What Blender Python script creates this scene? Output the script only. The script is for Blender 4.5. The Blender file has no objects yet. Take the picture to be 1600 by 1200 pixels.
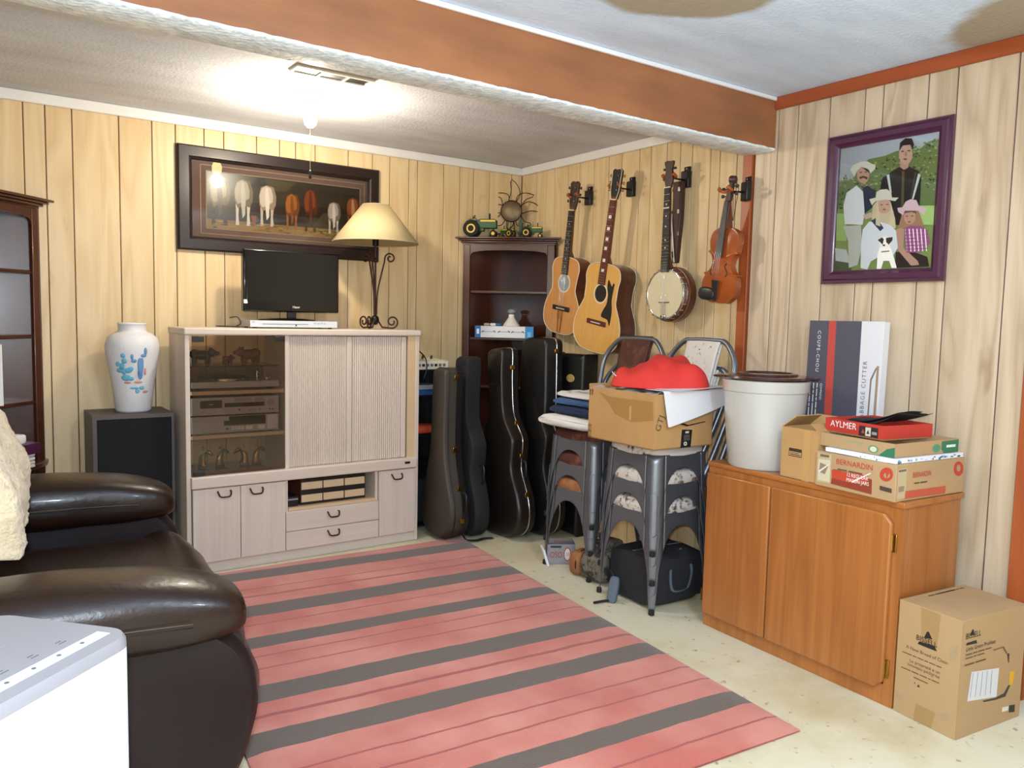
import bpy, math, random
import numpy as np
from mathutils import Matrix, Vector
random.seed(7)
S = bpy.context.scene
COL = S.collection
# ---------------------------------------------------------------- camera
CAM = np.array((0.0, 0.0, 1.28))
YAW, PITCH, ROLL, FPX = 0.614586, -0.082954, 0.0219244, 1235.96
def _basis():
    f = np.array([math.sin(YAW)*math.cos(PITCH), math.cos(YAW)*math.cos(PITCH), math.sin(PITCH)])
    r = np.array([math.cos(YAW), -math.sin(YAW), 0.0]); u = np.cross(r, f)
    c, s = math.cos(ROLL), math.sin(ROLL)
    return np.array([c*r+s*u, -s*r+c*u, f])
CM = _basis()
def ray(p): return CM.T @ np.array([(p[0]-800)/FPX, -(p[1]-600)/FPX, 1.0])
def on(x, y, ax, val):
    """point where the line of sight through photo pixel (x, y) meets the plane axis=val"""
    d = ray((x, y)); return CAM + (val-CAM[ax])/d[ax]*d
cd = bpy.data.cameras.new('camera'); cam = bpy.data.objects.new('camera', cd); COL.objects.link(cam)
cd.sensor_width = 36; cd.lens = FPX/1600*36; cd.clip_start = .02
cam.matrix_world = Matrix(((CM[0][0], CM[1][0], -CM[2][0], CAM[0]), (CM[0][1], CM[1][1], -CM[2][1], CAM[1]),
                           (CM[0][2], CM[1][2], -CM[2][2], CAM[2]), (0, 0, 0, 1)))
S.camera = cam
# ---------------------------------------------------------------- light and exposure
S.view_settings.view_transform = 'Standard'; S.view_settings.look = 'None'
S.view_settings.gamma = 1; S.view_settings.use_curve_mapping = False
S.view_settings.exposure = 0.04
w = bpy.data.worlds.new('world'); S.world = w; w.use_nodes = True
w.node_tree.nodes['Background'].inputs[0].default_value = (.9, .95, 1, 1)
w.node_tree.nodes['Background'].inputs[1].default_value = .05
def light(name, kind, loc, power, color, size=.05):
    l = bpy.data.lights.new(name, kind); l.energy = power; l.color = color
    if kind == 'AREA': l.size = size
    else: l.shadow_soft_size = size
    o = bpy.data.objects.new(name, l); COL.objects.link(o); o.location = loc; return o
light('camera_flash', 'POINT', (-.02, .02, 1.345), 168, (.74, .87, 1.0), .025)      # the flash above the lens
light('added_fill_behind_camera', 'POINT', (1.2, .3, 1.82), 64, (.76, .88, 1.0), .06)   # added unseen fill light, brightens and cools the near half of the room
light('ceiling_bulb_light', 'POINT', (1.376*.985, 3.613*.985, 2.10), 34, (1.0, .89, .72), .035)
# ---------------------------------------------------------------- helpers
def srgb(h):
    if isinstance(h, tuple): return h if len(h) == 4 else (*h, 1)
    h = h.lstrip('#'); o = []
    for i in (0, 2, 4):
        c = int(h[i:i+2], 16)/255; o.append(c/12.92 if c <= .04045 else ((c+.055)/1.055)**2.4)
    return (*o, 1)
MATS = {}
def _new(name):
    m = bpy.data.materials.new(name); m.use_nodes = True; MATS[name] = m
    nt = m.node_tree; return m, nt, nt.nodes, nt.links, nt.nodes['Principled BSDF']
def mat(name, col, rough=.5, metal=0, spec=.5, var=0, vscale=6, bump=0, bscale=60, coat=0, stretch=(1, 1, 1), trans=0, emit=0, sheen=0):
    m, nt, N, L, b = _new(name); c = srgb(col)
    b.inputs['Base Color'].default_value = c; b.inputs['Roughness'].default_value = rough
    b.inputs['Metallic'].default_value = metal; b.inputs['Specular IOR Level'].default_value = spec
    b.inputs['Coat Weight'].default_value = coat; b.inputs['Coat Roughness'].default_value = .08
    b.inputs['Sheen Weight'].default_value = sheen
    if trans: b.inputs['Transmission Weight'].default_value = trans
    if emit: b.inputs['Emission Color'].default_value = c; b.inputs['Emission Strength'].default_value = emit
    if var or bump:
        tc = N.new('ShaderNodeTexCoord'); mp = N.new('ShaderNodeMapping'); mp.inputs['Scale'].default_value = stretch
        L.new(tc.outputs['Object'], mp.inputs[0])
    if var:
        n = N.new('ShaderNodeTexNoise'); n.inputs['Scale'].default_value = vscale; n.inputs['Detail'].default_value = 5
        L.new(mp.outputs[0], n.inputs[0])
        r = N.new('ShaderNodeValToRGB'); r.color_ramp.elements[0].position = .3; r.color_ramp.elements[1].position = .72
        r.color_ramp.elements[0].color = tuple(x*(1-var) for x in c[:3])+(1,)
        r.color_ramp.elements[1].color = tuple(min(1, x*(1+var*.7)) for x in c[:3])+(1,)
        L.new(n.outputs[0], r.inputs[0]); L.new(r.outputs[0], b.inputs['Base Color'])
    if bump:
        n = N.new('ShaderNodeTexNoise'); n.inputs['Scale'].default_value = bscale; n.inputs['Detail'].default_value = 4
        L.new(mp.outputs[0], n.inputs[0])
        bm = N.new('ShaderNodeBump'); bm.inputs['Strength'].default_value = bump; bm.inputs['Distance'].default_value = .01
        L.new(n.outputs[0], bm.inputs['Height']); L.new(bm.outputs[0], b.inputs['Normal'])
    return m
def wood(name, light_c, dark_c, grain='z', bands=9, dist=5, rough=.45, along=.10, knots=0, knot_c=None, fine=.35, coat=0, tint=.0, mix=.6):
    """grain runs along one object axis: distorted bands (cathedrals), fine fibre noise, sparse knots"""
    m, nt, N, L, b = _new(name)
    tc = N.new('ShaderNodeTexCoord'); oi = N.new('ShaderNodeObjectInfo')
    ml = N.new('ShaderNodeVectorMath'); ml.operation = 'SCALE'; ml.inputs[0].default_value = (7.3, 5.1, 3.7)
    L.new(oi.outputs['Random'], ml.inputs['Scale'])
    ad = N.new('ShaderNodeVectorMath'); L.new(tc.outputs['Object'], ad.inputs[0]); L.new(ml.outputs[0], ad.inputs[1])
    mp = N.new('ShaderNodeMapping'); sc = {'x': (along, 1, 1), 'y': (1, along, 1), 'z': (1, 1, along)}[grain]
    mp.inputs['Scale'].default_value = sc; L.new(ad.outputs[0], mp.inputs[0])
    n1 = N.new('ShaderNodeTexNoise'); n1.inputs['Scale'].default_value = bands*.55; n1.inputs['Detail'].default_value = 2
    n1.inputs['Distortion'].default_value = .6; L.new(mp.outputs[0], n1.inputs[0])
    mu = N.new('ShaderNodeMath'); mu.operation = 'MULTIPLY'; mu.inputs[1].default_value = dist; L.new(n1.outputs[0], mu.inputs[0])
    fr = N.new('ShaderNodeMath'); fr.operation = 'PINGPONG'; fr.inputs[1].default_value = .5; L.new(mu.outputs[0], fr.inputs[0])
    n2 = N.new('ShaderNodeTexNoise'); n2.inputs['Scale'].default_value = 130; n2.inputs['Detail'].default_value = 3
    mp2 = N.new('ShaderNodeMapping'); mp2.inputs['Scale'].default_value = tuple(v if v == 1 else along*.25 for v in sc)
    L.new(ad.outputs[0], mp2.inputs[0]); L.new(mp2.outputs[0], n2.inputs[0])
    a1 = N.new('ShaderNodeMath'); a1.operation = 'MULTIPLY'; a1.inputs[1].default_value = fine; L.new(n2.outputs[0], a1.inputs[0])
    a2 = N.new('ShaderNodeMath'); a2.operation = 'MULTIPLY_ADD'; a2.inputs[1].default_value = 2*(1-fine)*mix
    L.new(fr.outputs[0], a2.inputs[0]); L.new(a1.outputs[0], a2.inputs[2])
    rp = N.new('ShaderNodeValToRGB'); rp.color_ramp.elements[0].color = srgb(light_c); rp.color_ramp.elements[1].color = srgb(dark_c)
    rp.color_ramp.elements[0].position = .2; rp.color_ramp.elements[1].position = .95; L.new(a2.outputs[0], rp.inputs[0])
    out = rp.outputs[0]
    if knots:
        v = N.new('ShaderNodeTexVoronoi'); v.inputs['Scale'].default_value = knots; v.inputs['Randomness'].default_value = 1
        mp3 = N.new('ShaderNodeMapping'); mp3.inputs['Scale'].default_value = tuple(1.6 if q == 1 else .55 for q in sc)
        L.new(ad.outputs[0], mp3.inputs[0])
        nd = N.new('ShaderNodeTexNoise'); nd.inputs['Scale'].default_value = 9; L.new(mp3.outputs[0], nd.inputs[0])
        vm = N.new('ShaderNodeVectorMath'); vm.operation = 'SCALE'; vm.inputs['Scale'].default_value = .16; L.new(nd.outputs['Color'], vm.inputs[0])
        va = N.new('ShaderNodeVectorMath'); L.new(mp3.outputs[0], va.inputs[0]); L.new(vm.outputs[0], va.inputs[1])
        L.new(va.outputs[0], v.inputs[0])
        kr = N.new('ShaderNodeValToRGB'); kr.color_ramp.elements[0].position = .02; kr.color_ramp.elements[1].position = .16
        kr.color_ramp.elements[0].color = (1, 1, 1, 1); kr.color_ramp.elements[1].color = (0, 0, 0, 1); L.new(v.outputs['Distance'], kr.inputs[0])
        mx = N.new('ShaderNodeMixRGB'); mx.inputs[2].default_value = srgb(knot_c or dark_c)
        km = N.new('ShaderNodeMath'); km.operation = 'MULTIPLY'; km.inputs[1].default_value = .6; L.new(kr.outputs[0], km.inputs[0])
        L.new(km.outputs[0], mx.inputs[0]); L.new(out, mx.inputs[1]); out = mx.outputs[0]
    if tint:
        hs = N.new('ShaderNodeHueSaturation'); mr = N.new('ShaderNodeMapRange')
        mr.inputs['To Min'].default_value = 1-tint; mr.inputs['To Max'].default_value = 1+tint
        L.new(oi.outputs['Random'], mr.inputs[0]); L.new(mr.outputs[0], hs.inputs['Value']); L.new(out, hs.inputs['Color']); out = hs.outputs[0]
    L.new(out, b.inputs['Base Color']); b.inputs['Roughness'].default_value = rough; b.inputs['Coat Weight'].default_value = coat
    b.inputs['Coat Roughness'].default_value = .12
    return m
class G:
    """collects shapes for ONE mesh object"""
    def __init__(s): s.v = []; s.f = []; s.mi = []
    def add(s, v, f, mi=0):
        o = len(s.v); s.v += [tuple(float(c) for c in p) for p in v]; s.f += [tuple(i+o for i in q) for q in f]; s.mi += [mi]*len(f); return s
    def box(s, x0, x1, y0, y1, z0, z1, mi=0):
        v = [(x, y, z) for z in (z0, z1) for x, y in ((x0, y0), (x1, y0), (x1, y1), (x0, y1))]
        return s.add(v, [(3, 2, 1, 0), (4, 5, 6, 7), (0, 1, 5, 4), (1, 2, 6, 5), (2, 3, 7, 6), (3, 0, 4, 7)], mi)
    def hexa(s, v, mi=0):   # 4 bottom + 4 top points
        return s.add(v, [(3, 2, 1, 0), (4, 5, 6, 7), (0, 1, 5, 4), (1, 2, 6, 5), (2, 3, 7, 6), (3, 0, 4, 7)], mi)
    def obox(s, c, size, R=None, mi=0):
        R = R or Matrix.Identity(3); c = Vector(c)
        v = [c + R @ Vector((size[0]*x/2, size[1]*y/2, size[2]*z/2)) for z in (-1, 1) for x, y in ((-1, -1), (1, -1), (1, 1), (-1, 1))]
        return s.hexa(v, mi)
    def prism(s, poly, c0, c1, plane='xz', mi=0):
        k = {'xz': lambda a, b, c: (a, c, b), 'xy': lambda a, b, c: (a, b, c), 'yz': lambda a, b, c: (c, a, b)}[plane]
        n = len(poly); v = [k(a, b, c0) for a, b in poly]+[k(a, b, c1) for a, b in poly]
        area = sum(poly[i][0]*poly[(i+1) % n][1]-poly[(i+1) % n][0]*poly[i][1] for i in range(n))
        flip = (area > 0) == (c1 > c0); flip = (not flip) if plane == 'xz' else flip
        F = [tuple(range(n))[::-1], tuple(range(n, 2*n))]+[(i, (i+1) % n, n+(i+1) % n, n+i) for i in range(n)]
        if not flip: F = [q[::-1] for q in F]
        return s.add(v, F, mi)
    def rings(s, R, cap=True, closed=True, mi=0):
        n = len(R[0]); v = [p for r in R for p in r]; F = []
        for j in range(len(R)-1):
            for i in range(n if closed else n-1):
                a, b = j*n+i, j*n+(i+1) % n; F.append((a, b, b+n, a+n))
        if cap: F += [tuple(range(n))[::-1], tuple(range((len(R)-1)*n, len(R)*n))]
        return s.add(v, F, mi)
    def tube(s, pts, r, n=8, closed=False, mi=0):
        P = [Vector(p) for p in pts]; m = len(P); R = []; up = None
        for i in range(m):
            t = (P[(i+1) % m]-P[i-1]) if closed else (P[min(i+1, m-1)]-P[max(i-1, 0)])
            t.normalize()
            if up is None:
                up = Vector((0, 0, 1)) if abs(t.z) < .9 else Vector((1, 0, 0))
            a = t.cross(up); 
            if a.length < 1e-4: a = t.cross(Vector((.3, .9, .1)))
            a.normalize(); up = a.cross(t); rr = r[i] if isinstance(r, (list, tuple)) else r
            R.append([P[i]+rr*(math.cos(2*math.pi*k/n)*a+math.sin(2*math.pi*k/n)*up) for k in range(n)])
        if closed: R.append(R[0])
        return s.rings(R, cap=not closed, mi=mi)
    def lathe(s, prof, n=24, c=(0, 0, 0), axis='z', mi=0, cap=True):
        k = {'z': lambda r, a, h: (c[0]+r*math.cos(a), c[1]+r*math.sin(a), c[2]+h), 'y': lambda r, a, h: (c[0]+r*math.cos(a), c[1]+h, c[2]-r*math.sin(a)),
             'x': lambda r, a, h: (c[0]+h, c[1]+r*math.cos(a), c[2]+r*math.sin(a))}[axis]
        return s.rings([[k(max(r, 1e-4), 2*math.pi*i/n, h) for i in range(n)] for r, h in prof], cap=cap, mi=mi)
    def sup(s, c, a, e1=.4, e2=.4, n=12, m=24, R=None, mi=0):   # cushion-like superellipsoid
        g = lambda w, e: math.copysign(abs(w)**e, w); c = Vector(c); rows = []
        for i in range(n+1):
            u = -math.pi/2+math.pi*i/n; u = max(min(u, math.pi/2-.02), -math.pi/2+.02); row = []
            for j in range(m):
                t = -math.pi+2*math.pi*j/m
                p = Vector((a[0]*g(math.cos(u), e1)*g(math.cos(t), e2), a[1]*g(math.cos(u), e1)*g(math.sin(t), e2), a[2]*g(math.sin(u), e1)))
                row.append(c+(R @ p if R else p))
            rows.append(row)
        return s.rings(rows, mi=mi)
    def grid(s, fn, nu, nv, mi=0):
        v = [fn(i/nu, j/nv) for j in range(nv+1) for i in range(nu+1)]
        return s.add(v, [(j*(nu+1)+i, j*(nu+1)+i+1, (j+1)*(nu+1)+i+1, (j+1)*(nu+1)+i) for j in range(nv) for i in range(nu)], mi)
    def build(s, name, m, parent=None, bevel=0, seg=2, smooth=35, world=False, sub=0, solid=0, kind=None, label=None, M=None):
        me = bpy.data.meshes.new(name); V = s.v
        if M is not None: V = [M @ Vector(p) for p in V]
        if world and parent is not None: I = MW[parent.name].inverted(); V = [I @ Vector(p) for p in V]
        me.from_pydata([tuple(p) for p in V], [], s.f); ms = m if isinstance(m, (list, tuple)) else [m]
        for q in ms: me.materials.append(MATS[q] if isinstance(q, str) else q)
        if len(ms) > 1:
            for p, i in zip(me.polygons, s.mi): p.material_index = i
        if smooth:
            for p in me.polygons: p.use_smooth = True
            if smooth < 180: me.set_sharp_from_angle(angle=math.radians(smooth))
        o = bpy.data.objects.new(name, me); COL.objects.link(o)
        if parent is not None: o.parent = parent; MW[o.name] = MW[parent.name]
        else: MW[o.name] = Matrix.Identity(4)
        if solid: q = o.modifiers.new('s', 'SOLIDIFY'); q.thickness = solid; q.offset = 0
        if bevel:
            q = o.modifiers.new('b', 'BEVEL'); q.width = bevel; q.segments = seg; q.limit_method = 'ANGLE'; q.angle_limit = math.radians(40)
        if sub: q = o.modifiers.new('u', 'SUBSURF'); q.levels = sub; q.render_levels = sub
        if kind: o['kind'] = kind
        if label: o['label'] = label
        return o
MW = {}
def tag(o, label, cat, group=None):
    o['label'] = label; o['category'] = cat
    if group: o['group'] = group
    return o
def thing(name, label, cat, loc=(0, 0, 0), rotz=0, group=None, M=None):
    o = bpy.data.objects.new(name, None); COL.objects.link(o); o.empty_display_size = .05
    M = M if M is not None else Matrix.Translation(Vector([float(c) for c in loc])) @ Matrix.Rotation(rotz, 4, 'Z')
    o.matrix_world = M; MW[o.name] = M
    return tag(o, label, cat, group)
def single(g, name, m, label, cat, loc, group=None, **kw):
    """a thing that is one mesh, its origin moved to its base"""
    l = Vector([float(c) for c in loc]); g.v = [tuple(Vector(p)-l) for p in g.v]
    o = g.build(name, m, None, **kw); o.location = l; MW[o.name] = Matrix.Translation(l); return tag(o, label, cat, group)
def struct(g, name, m, parent=None, **kw):
    o = g.build(name, m, parent, **kw)
    if parent is None: o['kind'] = 'structure'
    return o
def crom(pts, per=6, closed=False):
    P = [np.array(p, float) for p in pts]; n = len(P); out = []
    for i in range(n if closed else n-1):
        if closed: a, b, c, d = P[i-1], P[i], P[(i+1) % n], P[(i+2) % n]
        else: a, b, c, d = P[max(i-1, 0)], P[i], P[i+1], P[min(i+2, n-1)]
        for k in range(per):
            t = k/per; out.append(tuple(.5*((2*b)+(-a+c)*t+(2*a-5*b+4*c-d)*t*t+(-a+3*b-3*c+d)*t**3)))
    if not closed: out.append(tuple(P[-1]))
    return out
def noise3(p, f=1.0):
    x, y, z = (c*f for c in p)
    return (math.sin(x*2.1+1.3*math.sin(y*1.7+z))+math.sin(y*2.7+1.1*math.sin(z*2.3+x*.7))+math.sin(z*3.1+1.7*math.sin(x*1.9+y)))/3
# ---- flat print: coloured polygons laid on a face, drawn in any 4-corner picture frame
def homog(q):
    A = []; B = []
    for (x, y), (u, v) in zip(q, ((0, 1), (1, 1), (1, 0), (0, 0))):
        A.append([x, y, 1, 0, 0, 0, -u*x, -u*y]); B.append(u); A.append([0, 0, 0, x, y, 1, -v*x, -v*y]); B.append(v)
    h = np.append(np.linalg.solve(np.array(A, float), np.array(B, float)), 1).reshape(3, 3)
    def f(p): r = h @ np.array([p[0], p[1], 1.0]); return r[0]/r[2], r[1]/r[2]
    return f
UNIT = lambda p: p
def print_mat():
    m, nt, N, L, b = _new('print'); a = N.new('ShaderNodeAttribute'); a.attribute_name = 'Col'
    L.new(a.outputs['Color'], b.inputs['Base Color']); b.inputs['Roughness'].default_value = .55
    m2, nt, N, L, b = _new('print_gloss'); a = N.new('ShaderNodeAttribute'); a.attribute_name = 'Col'
    L.new(a.outputs['Color'], b.inputs['Base Color']); b.inputs['Roughness'].default_value = .3
print_mat()
def decal(name, polys, parent, O, U, V, mp=UNIT, gloss=False, lift=.0006, step=.00008, label=None, clip=True):
    """polys: (colour, [(x, y)...]) lowest first; O = lower-left corner, U and V = edge vectors of the printed face (local to parent)"""
    O, U, V = Vector(O), Vector(U), Vector(V); n = U.cross(V).normalized(); vs = []; fs = []; cs = []
    for k, (c, pl) in enumerate(polys):
        o = len(vs)
        for p in pl:
            u, v = mp(p)
            if clip: u = min(max(u, 0), 1); v = min(max(v, 0), 1)
            vs.append(tuple(O+U*u+V*v+n*(lift+step*k)))
        fs.append(tuple(range(o, len(vs)))); cs.append(srgb(c))
    me = bpy.data.meshes.new(name); me.from_pydata(vs, [], fs); me.materials.append(MATS['print_gloss' if gloss else 'print'])
    at = me.color_attributes.new('Col', 'FLOAT_COLOR', 'CORNER'); i = 0
    for f, c in zip(fs, cs):
        for _ in f: at.data[i].color = c; i += 1
    # all prints face outward
    for p in me.polygons:
        if p.normal.dot(n) < 0: p.flip()
    ob = bpy.data.objects.new(name, me); COL.objects.link(ob); ob.parent = parent; MW[ob.name] = MW[parent.name]
    if label: ob['label'] = label
    return ob
def ell(cx, cy, rx, ry, n=14, a0=0, rot=0):
    c, s = math.cos(rot), math.sin(rot)
    return [(cx+c*rx*math.cos(2*math.pi*i/n+a0)-s*ry*math.sin(2*math.pi*i/n+a0), cy+s*rx*math.cos(2*math.pi*i/n+a0)+c*ry*math.sin(2*math.pi*i/n+a0)) for i in range(n)]
def rc(x0, y0, x1, y1): return [(x0, y0), (x1, y0), (x1, y1), (x0, y1)]
def text(name, s, size, parent, O, U, V, m, align='LEFT', sx=1, shear=0, extrude=0, lift=.0016, space=1):
    """flat lettering: O = baseline start, U = reading direction, V = up (local to parent, unit vectors)"""
    if set(s) <= set('- '):      # print too fine to read in the photograph: word-long strokes
        g = G(); x = 0.0
        for wd in s.split():
            g.add([(x, 0, 0), (x+size*.5*len(wd), 0, 0), (x+size*.5*len(wd), size*.34, 0), (x, size*.34, 0)], [(0, 1, 2, 3)]); x += size*.5*len(wd)+size*.4
        U, V = Vector(U).normalized(), Vector(V).normalized(); n = U.cross(V)
        M = Matrix(((U.x*sx, V.x, n.x, 0), (U.y*sx, V.y, n.y, 0), (U.z*sx, V.z, n.z, 0), (0, 0, 0, 1))); M.translation = Vector(O)+n*lift
        return g.build('fine_print', m, parent, smooth=0, M=M, kind='stuff')
    cu = bpy.data.curves.new(name, 'FONT'); cu.body = s; cu.size = size; cu.align_x = align; cu.extrude = extrude; cu.shear = shear; cu.space_character = space
    cu.resolution_u = 3
    t = bpy.data.objects.new('tmp', cu); me = bpy.data.meshes.new_from_object(t); bpy.data.objects.remove(t); bpy.data.curves.remove(cu)
    U, V = Vector(U).normalized(), Vector(V).normalized(); n = U.cross(V)
    M = Matrix(((U.x*sx, V.x, n.x, 0), (U.y*sx, V.y, n.y, 0), (U.z*sx, V.z, n.z, 0), (0, 0, 0, 1))); M.translation = Vector(O)+n*lift
    me.transform(M); me.name = name; me.materials.clear(); me.materials.append(MATS[m])
    ob = bpy.data.objects.new(name, me); COL.objects.link(ob); ob.parent = parent; MW[ob.name] = MW[parent.name]; return ob
def copy_tree(o, parent=None):
    c = o.copy(); COL.objects.link(c); c.parent = parent; MW[c.name] = MW[o.name]
    for ch in list(o.children): copy_tree(ch, c)
    return c
# ---------------------------------------------------------------- materials
wood('panel_far', '#dcc297', '#c3a06a', bands=11, dist=6, rough=.42, along=.10, knots=3.0, knot_c='#9a6c38', tint=.05, mix=.6)
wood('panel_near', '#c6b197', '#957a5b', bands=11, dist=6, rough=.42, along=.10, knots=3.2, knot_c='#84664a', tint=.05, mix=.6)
mat('groove', '#4a3038', .8)
mat('crown_white', '#e2dfdb', .5, var=.05, vscale=4)
wood('red_trim', '#9c4a22', '#74300f', grain='y', bands=12, rough=.4, along=.06)
wood('red_trim_v', '#a5542a', '#7c3714', grain='z', bands=12, rough=.4, along=.06)
wood('white_oak', '#d3c6ba', '#b9a99b', bands=10, dist=3, rough=.5, along=.07, fine=.5, mix=.45)
wood('white_oak_h', '#d3c6ba', '#b9a99b', grain='x', bands=10, dist=3, rough=.5, along=.07, fine=.5, mix=.45)
mat('oak_edge', '#cfb491', .5, var=.06)
wood('mahogany', '#4a2518', '#28110b', bands=9, dist=3, rough=.28, along=.08, coat=.4)
wood('mahogany_h', '#4a2518', '#28110b', grain='x', bands=9, dist=3, rough=.28, along=.08, coat=.4)
wood('amber_oak', '#ac6c36', '#7e4618', bands=13, dist=5, rough=.33, along=.06, fine=.5, coat=.25)
wood('amber_oak_h', '#ac6c36', '#7e4618', grain='y', bands=13, dist=5, rough=.33, along=.06, fine=.5, coat=.25)
mat('black_metal', '#1c1718', .45, metal=.6); mat('black_plastic', '#161617', .35); mat('black_gloss', '#08080a', .12)
mat('gunmetal', '#787d86', .36, metal=.75, var=.06, vscale=4); mat('chrome', '#c9ccd0', .16, metal=1); mat('silver_plastic', '#a9abaf', .35, metal=.35)
mat('brass', '#a8823c', .22, metal=1); mat('iron', '#3b1f18', .45, metal=.5); mat('rubber', '#101011', .8)
mat('leather', '#22120c', .34, spec=.38, var=.25, vscale=5, bump=.14, bscale=40, coat=.08); mat('leather_side', '#1b0f12', .5, spec=.3, var=.15, vscale=4, bump=.06, bscale=60)
mat('stitch', '#5a4836', .7); mat('white_plastic', '#dfe2e6', .35); mat('grey_plastic', '#8f8d92', .4); mat('pale_plastic', '#ccd2da', .35)
mat('cardboard', '#b58d5a', .75, var=.07, vscale=8); mat('cardboard_dark', '#ae8f68', .75, var=.07, vscale=8); mat('cardboard_in', '#8d6b44', .8)
mat('ink_black', '#1c1918', .6); mat('ink_brown', '#5e4630', .7); mat('ink_red', '#b8352b', .6); mat('ink_white', '#e4e2de', .6); mat('ink_grey', '#5f5f63', .6); mat('ink_green', '#2f6a4a', .6)
mat('cream_shade', '#b9a67c', .7); mat('stoneware', '#b9b7b1', .22, coat=.4); mat('crock_lid', '#33150d', .2, coat=.5)
mat('white_cloth', '#d9d7d4', .9, bump=.3, bscale=50); mat('grey_cloth', '#b9afb0', .9, bump=.3, bscale=40); mat('navy_cloth', '#1c2a4c', .9, bump=.3, bscale=60)
mat('denim', '#3c5a86', .9, bump=.3, bscale=90); mat('red_cloth', '#d2302b', .75, bump=.15, bscale=30); mat('paper', '#dfdfe4', .6); mat('page', '#cfc5b0', .8)
mat('fleece', '#d6c2a0', .95, var=.12, vscale=14, bump=1.0, bscale=55, sheen=.3)
mat('vinyl_case', '#121213', .42, bump=.12, bscale=160); mat('case_olive', '#3a342c', .6, var=.08, bump=.1, bscale=160); mat('case_brown', '#191312', .38, bump=.12, bscale=120)
mat('nylon', '#17171a', .8, bump=.2, bscale=120); mat('bag_grey', '#56606e', .75); mat('nylon_dark', '#1d1d22', .8, bump=.2, bscale=120)
mat('spruce', '#d8a458', .28, var=.07, vscale=7, coat=.5, stretch=(8, 1, 1)); mat('spruce_orange', '#c98d50', .32, var=.08, vscale=7, coat=.4, stretch=(8, 1, 1))
wood('rosewood', '#4d1f14', '#260d08', bands=14, rough=.25, along=.1, coat=.5); mat('rosewood_plain', '#5a2a20', .4); mat('ebony', '#1b1a1c', .4)
mat('neck_wood', '#5b2c18', .35, coat=.3); mat('binding', '#ddd0b0', .4); mat('headplate', '#3f2a22', .4); mat('hanger_yoke', '#a2521f', .45); mat('pearl', '#d8d2cc', .3)
mat('violin_top', '#9a4a1c', .25, var=.3, vscale=5, coat=.6); mat('banjo_head', '#cfc3a2', .5, var=.04); mat('dark_leather', '#3c201b', .5, var=.2, bump=.2, bscale=40)
mat('maroon', '#46203a', .3, coat=.3); mat('mat_board', '#6b5147', .8); mat('gold_line', '#b39a62', .5, metal=.1); mat('screen', '#0b0c0e', .16)
mat('porcelain', '#e6e0cf', .3); mat('bulb_glass', '#ffdf9a', .3, emit=14); mat('cord', '#b5a98c', .6)
mat('tractor_green', '#174a1a', .5); mat('tractor_yellow', '#d7b31d', .4); mat('tyre', '#1a1713', .8); mat('dry_plant', '#5a6a55', .9); mat('sun_disc', '#6b5a40', .45, metal=.5, var=.25, vscale=30)
mat('speaker_wood', '#4c4340', .5, var=.1); mat('speaker_cloth', '#0d0f13', .95); mat('vase', '#d5d4d6', .55, bump=.3, bscale=22); mat('vase_blue', '#5fa3c0', .6); mat('vase_blue_dark', '#5a8ab8', .6); mat('vase_pink', '#c08a80', .6)
mat('keyboard_cream', '#d8d2bc', .5); mat('blue_item', '#24518c', .5); mat('blue_print', '#2f7fb8', .5); mat('orange_item', '#c44a25', .7); mat('clear_grey', '#8f98a0', .2)
mat('bear_dark', '#2c2623', .6); mat('bear_brown', '#7c5233', .6, var=.3, vscale=30); mat('clay', '#7a4c36', .7); mat('white_china', '#d9d4cc', .35)
def glassy(name, tint, ior=1.5):
    m, nt, N, L, b = _new(name); N.remove(b); out = N['Material Output']
    t = N.new('ShaderNodeBsdfTransparent'); t.inputs[0].default_value = srgb(tint); g = N.new('ShaderNodeBsdfGlossy'); g.inputs['Roughness'].default_value = .03
    f = N.new('ShaderNodeFresnel'); f.inputs[0].default_value = ior; x = N.new('ShaderNodeMixShader')
    L.new(f.outputs[0], x.inputs[0]); L.new(t.outputs[0], x.inputs[1]); L.new(g.outputs[0], x.inputs[2]); L.new(x.outputs[0], out.inputs[0])
glassy('pane_glass', '#f2f2f2'); glassy('smoked_glass', '#e0d6cd'); glassy('clear_plastic', '#dcdcdc')
def hide(name, base, spot, scale, lo, hi):
    m, nt, N, L, b = _new(name); tc = N.new('ShaderNodeTexCoord'); n = N.new('ShaderNodeTexNoise'); n.inputs['Scale'].default_value = scale; n.inputs['Detail'].default_value = 6
    n.inputs['Roughness'].default_value = .65
    L.new(tc.outputs['Object'], n.inputs[0]); r = N.new('ShaderNodeValToRGB'); r.color_ramp.elements[0].position = lo; r.color_ramp.elements[1].position = hi
    r.color_ramp.elements[0].color = srgb(base); r.color_ramp.elements[1].color = srgb(spot); L.new(n.outputs[0], r.inputs[0]); L.new(r.outputs[0], b.inputs['Base Color'])
    b.inputs['Roughness'].default_value = .75
hide('hide_white', '#cfc8c2', '#5a3526', 9, .60, .66); hide('hide_spots', '#c9c2ba', '#6a4a38', 26, .50, .60); hide('hide_speckle', '#c5beb6', '#4b403a', 34, .52, .62)
hide('hide_brown', '#4a241a', '#7a4a34', 12, .5, .7); hide('hide_tan', '#8a5530', '#a5754a', 8, .45, .7); hide('hide_back_white', '#d0c9bf', '#6f5a48', 45, .60, .66)
hide('camo', '#6b6459', '#2e2b29', 22, .48, .56)
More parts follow.
